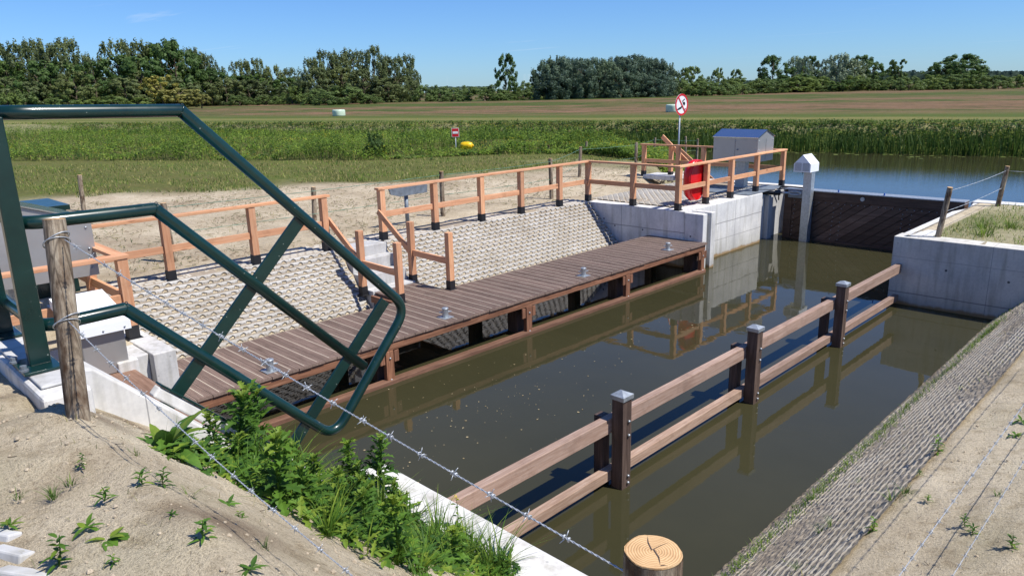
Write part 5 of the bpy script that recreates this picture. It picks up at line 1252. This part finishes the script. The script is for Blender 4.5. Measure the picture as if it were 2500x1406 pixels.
# wood on the left : back row birches, middle dark trees, front fill
row('birch_tree','birch','leaf_birch',[(12,108,60),(62,102,72),(108,97,70),(140,106,60),(180,94,80),(215,130,58),(302,98,74),(352,97,76),(480,118,62),(512,130,50),(535,160,52),(600,146,60),(635,143,46),(672,160,50),(712,166,56)],'%s birch from the left in the tall wood behind the green railing',272,'birches of the left wood')
row('broadleaf_tree','round','leaf_dark',[(30,150,90),(100,150,100),(172,150,100),(240,152,90),(300,135,100),(355,140,110),(408,108,100),(440,97,100),(470,125,90),(520,170,80),(585,185,80),(645,178,80),(700,190,80)],'%s dark leafy tree from the left in the left wood',262,'dark trees of the left wood')
row('young_tree','round','leaf_birch',[(20,190,80),(75,200,80),(130,180,80),(190,175,80),(250,190,80),(310,190,80),(375,180,80),(440,190,90),(500,200,80),(555,190,70),(610,195,70),(660,198,70),(715,200,70)],'%s lower brownish green tree from the left at the front of the left wood',252,'front trees of the left wood')
row('shrub','bush','leaf_bush',[(62,216,60,-20),(20,222,50,-22),(150,232,70,-20),(215,235,70,-20),(275,230,70,-20),(345,236,60,-20),(585,228,60,-20),(650,232,60,-20),(705,225,70,-22)],'%s green shrub from the left along the foot of the left wood',258,'shrubs under the left wood','shrub')
put_tree('elder_shrub','oak','leaf_yellow',0,398,186,90,205,'pale yellow flowering shrub in front of the left wood, its larger part','shrub','flowering shrubs')
put_tree('elder_shrub','oak','leaf_yellow',1,440,212,110,203,'lower spreading part of the pale yellow flowering bush','shrub','flowering shrubs')
put_tree('elder_shrub','oak','leaf_yellow',0,492,230,60,200,'small yellowish bush right of the pale flowering shrub','shrub','flowering shrubs')
# second group
row('birch_tree','birch','leaf_birch',[(770,142,64),(806,122,70),(838,134,60),(868,120,80),(918,112,62),(942,132,44),(968,140,60),(996,132,58),(1012,170,36)],'%s birch from the left in the loose group left of the gap',232,'birches of the middle group')
row('broadleaf_tree','round','leaf_birch',[(785,165,80),(840,165,80),(890,170,80),(950,190,80),(990,185,70)],'%s dull green tree from the left in the middle group',224,'dull trees of the middle group')
row('shrub','bush','leaf_bush',[(735,200,70),(775,214,70),(845,203,110,-12),(800,222,70,-20),(905,230,60,-15),(1040,204,60),(1075,206,60),(1108,212,50),(1145,207,70,20),(1105,224,62,-12),(1185,206,110,-14),(1230,222,60,-14),(1285,196,60,10),(1310,206,60,-4),(1275,215,60,-8),(1335,222,60,-6)],'%s rounded bush from the left between the middle birches and the plantation',216,'bushes in the middle','shrub')
put_tree('alder_tree','round','leaf_dark',0,1236,132,52,206,'solitary dark tree standing alone right of the gap','tree','solitary tree')
put_tree('broadleaf_tree','oak','leaf_dark',0,1318,172,50,200,'small dark tree at the left end of the plantation','tree','trees beyond the meadow')
# plantation
row('plantation_tree','poplar','leaf_poplar',[(1338,150,48),(1366,142,50),(1394,147,48),(1420,146,50),(1448,147,50),(1476,150,50),(1502,144,48),(1528,142,52),(1552,139,50),(1578,146,50),(1602,148,48),(1618,158,44)],'%s bluish green tree from the left in the dense plantation',208,'trees of the plantation')
row('plantation_tree','poplar','leaf_poplar',[(1352,178,60),(1405,176,60),(1460,178,60),(1515,176,60),(1562,182,60),(1600,186,60)],'%s lower bluish tree from the left at the front of the plantation',200,'front trees of the plantation')
row('shrub','bush','leaf_bush',[(1348,224,50),(1538,208,34),(1565,214,50),(1600,216,50),(1660,190,60),(1700,196,64),(1640,206,50),(1736,200,70),(1775,202,60),(1812,204,56),(1720,186,60,15),(1800,188,80,20),(1850,190,70,20)],'%s rounded willow bush from the left under the plantation and right of it',214,'bushes right of the plantation','shrub')
row('broadleaf_tree','round','leaf_bush',[(1640,172,30),(1668,166,30),(1690,163,46),(1752,166,32),(1792,170,34)],'%s small tree from the left above the hedge behind the round sign',240,'small trees behind the round sign')
row('broadleaf_tree','round','leaf_dark',[(1882,136,62),(1966,138,66),(1940,165,70),(2092,136,70),(2125,152,60),(2290,152,70),(2330,134,96),(2352,148,70)],'%s dark broad tree from the left in the right half of the horizon',262,'dark trees on the right')
row('willow_tree','birch','leaf_pale',[(1932,138,40),(1956,140,34),(2010,146,60),(2044,131,62),(2062,150,50),(2080,146,50)],'%s silvery willow from the left in the clump on the right',264,'silvery willows on the right')
put_tree('broadleaf_tree','oak','leaf_bush',0,2186,147,50,250,'round topped light tree standing above the hedge on the right','tree','trees beyond the meadow')
row('shrub','bush','leaf_bush',[(1880,190,80),(1900,192,90),(1945,182,90),(1990,184,80),(2022,204,50),(2080,182,70),(2120,184,70),(2150,188,60),(2180,186,60),(2215,184,60),(2245,190,54),(2270,180,60),(2300,192,60),(2335,178,80),(2385,178,64),(2432,182,54),(2475,182,54),(2510,184,50),(2270,200,40),(2300,204,40)],'%s rounded bush from the left in the hedge along the right horizon',240,'hedge bushes on the right','shrub')
row('shrub','oak','leaf_dark',[(1925,184,110),(1885,200,80),(1960,196,100),(2055,192,70),(2350,186,60)],'%s dark shrub from the left in the shaded part of the right hedge',246,'dark shrubs on the right','shrub')
# far wood on the horizon
random.seed(5); mb=MB()
for _ in range(5200):
    px=random.choice((U(1040,1200),U(1740,2600),U(2150,2600))); D=U(760,820); top={0:214}.get(0) if px<1300 else (196 if px<2000 else 176)
    c=at_dist(px,top+10,D); zt=at_dist(px,top+4*noise.noise((px*.05,0,0)),D).z; z=U(1.9,max(2.5,zt)); n_=Vector((-c.x,-c.y,U(0,600))).normalized(); s=U(.8,1.8)
    x=n_.cross(Vector((U(-1,1),U(-1,1),U(-1,1)))).normalized(); y=n_.cross(x); c.z=z; mb.poly([c-x*s,c-y*s,c+x*s,c+y*s])
M['leaf_far']=leafm('leaf_far',srgb(62,82,66),srgb(86,104,84),.2,.05)
stuffobj('far_wood',mb,['leaf_far'],(-300,700,2))
# small bush on the left bank and herbs near the canal
p=at_dist(905,360,36); put_tree('shrub','bush','leaf_dark',1,905,318,62,36,'dark rounded bush among the weeds left of the small red sign','shrub','bank shrubs',zb=.9)
put_tree('shrub','bush','leaf_bush',1,990,376,80,34,'low leafy bush among the bank weeds under the small red sign','shrub','bank shrubs',zb=.8)
put_tree('shrub','bush','leaf_dark',0,1060,384,90,33,'low dark bush in front of the yellow buoy','shrub','bank shrubs',zb=.8)

mb=MB()
for _ in range(420):
    x,y=U(-44,-20),U(4,26)
    if x>grass_edge(y)-.5: continue
    mb.cur=0; leaf(mb,(x,y,hgt(x,y)+U(.06,.2)),U(0,TAU),.3,.05,.045,0,1)
stuffobj('wild_flowers',mb,['flower_y'],(-30,14,1.4))
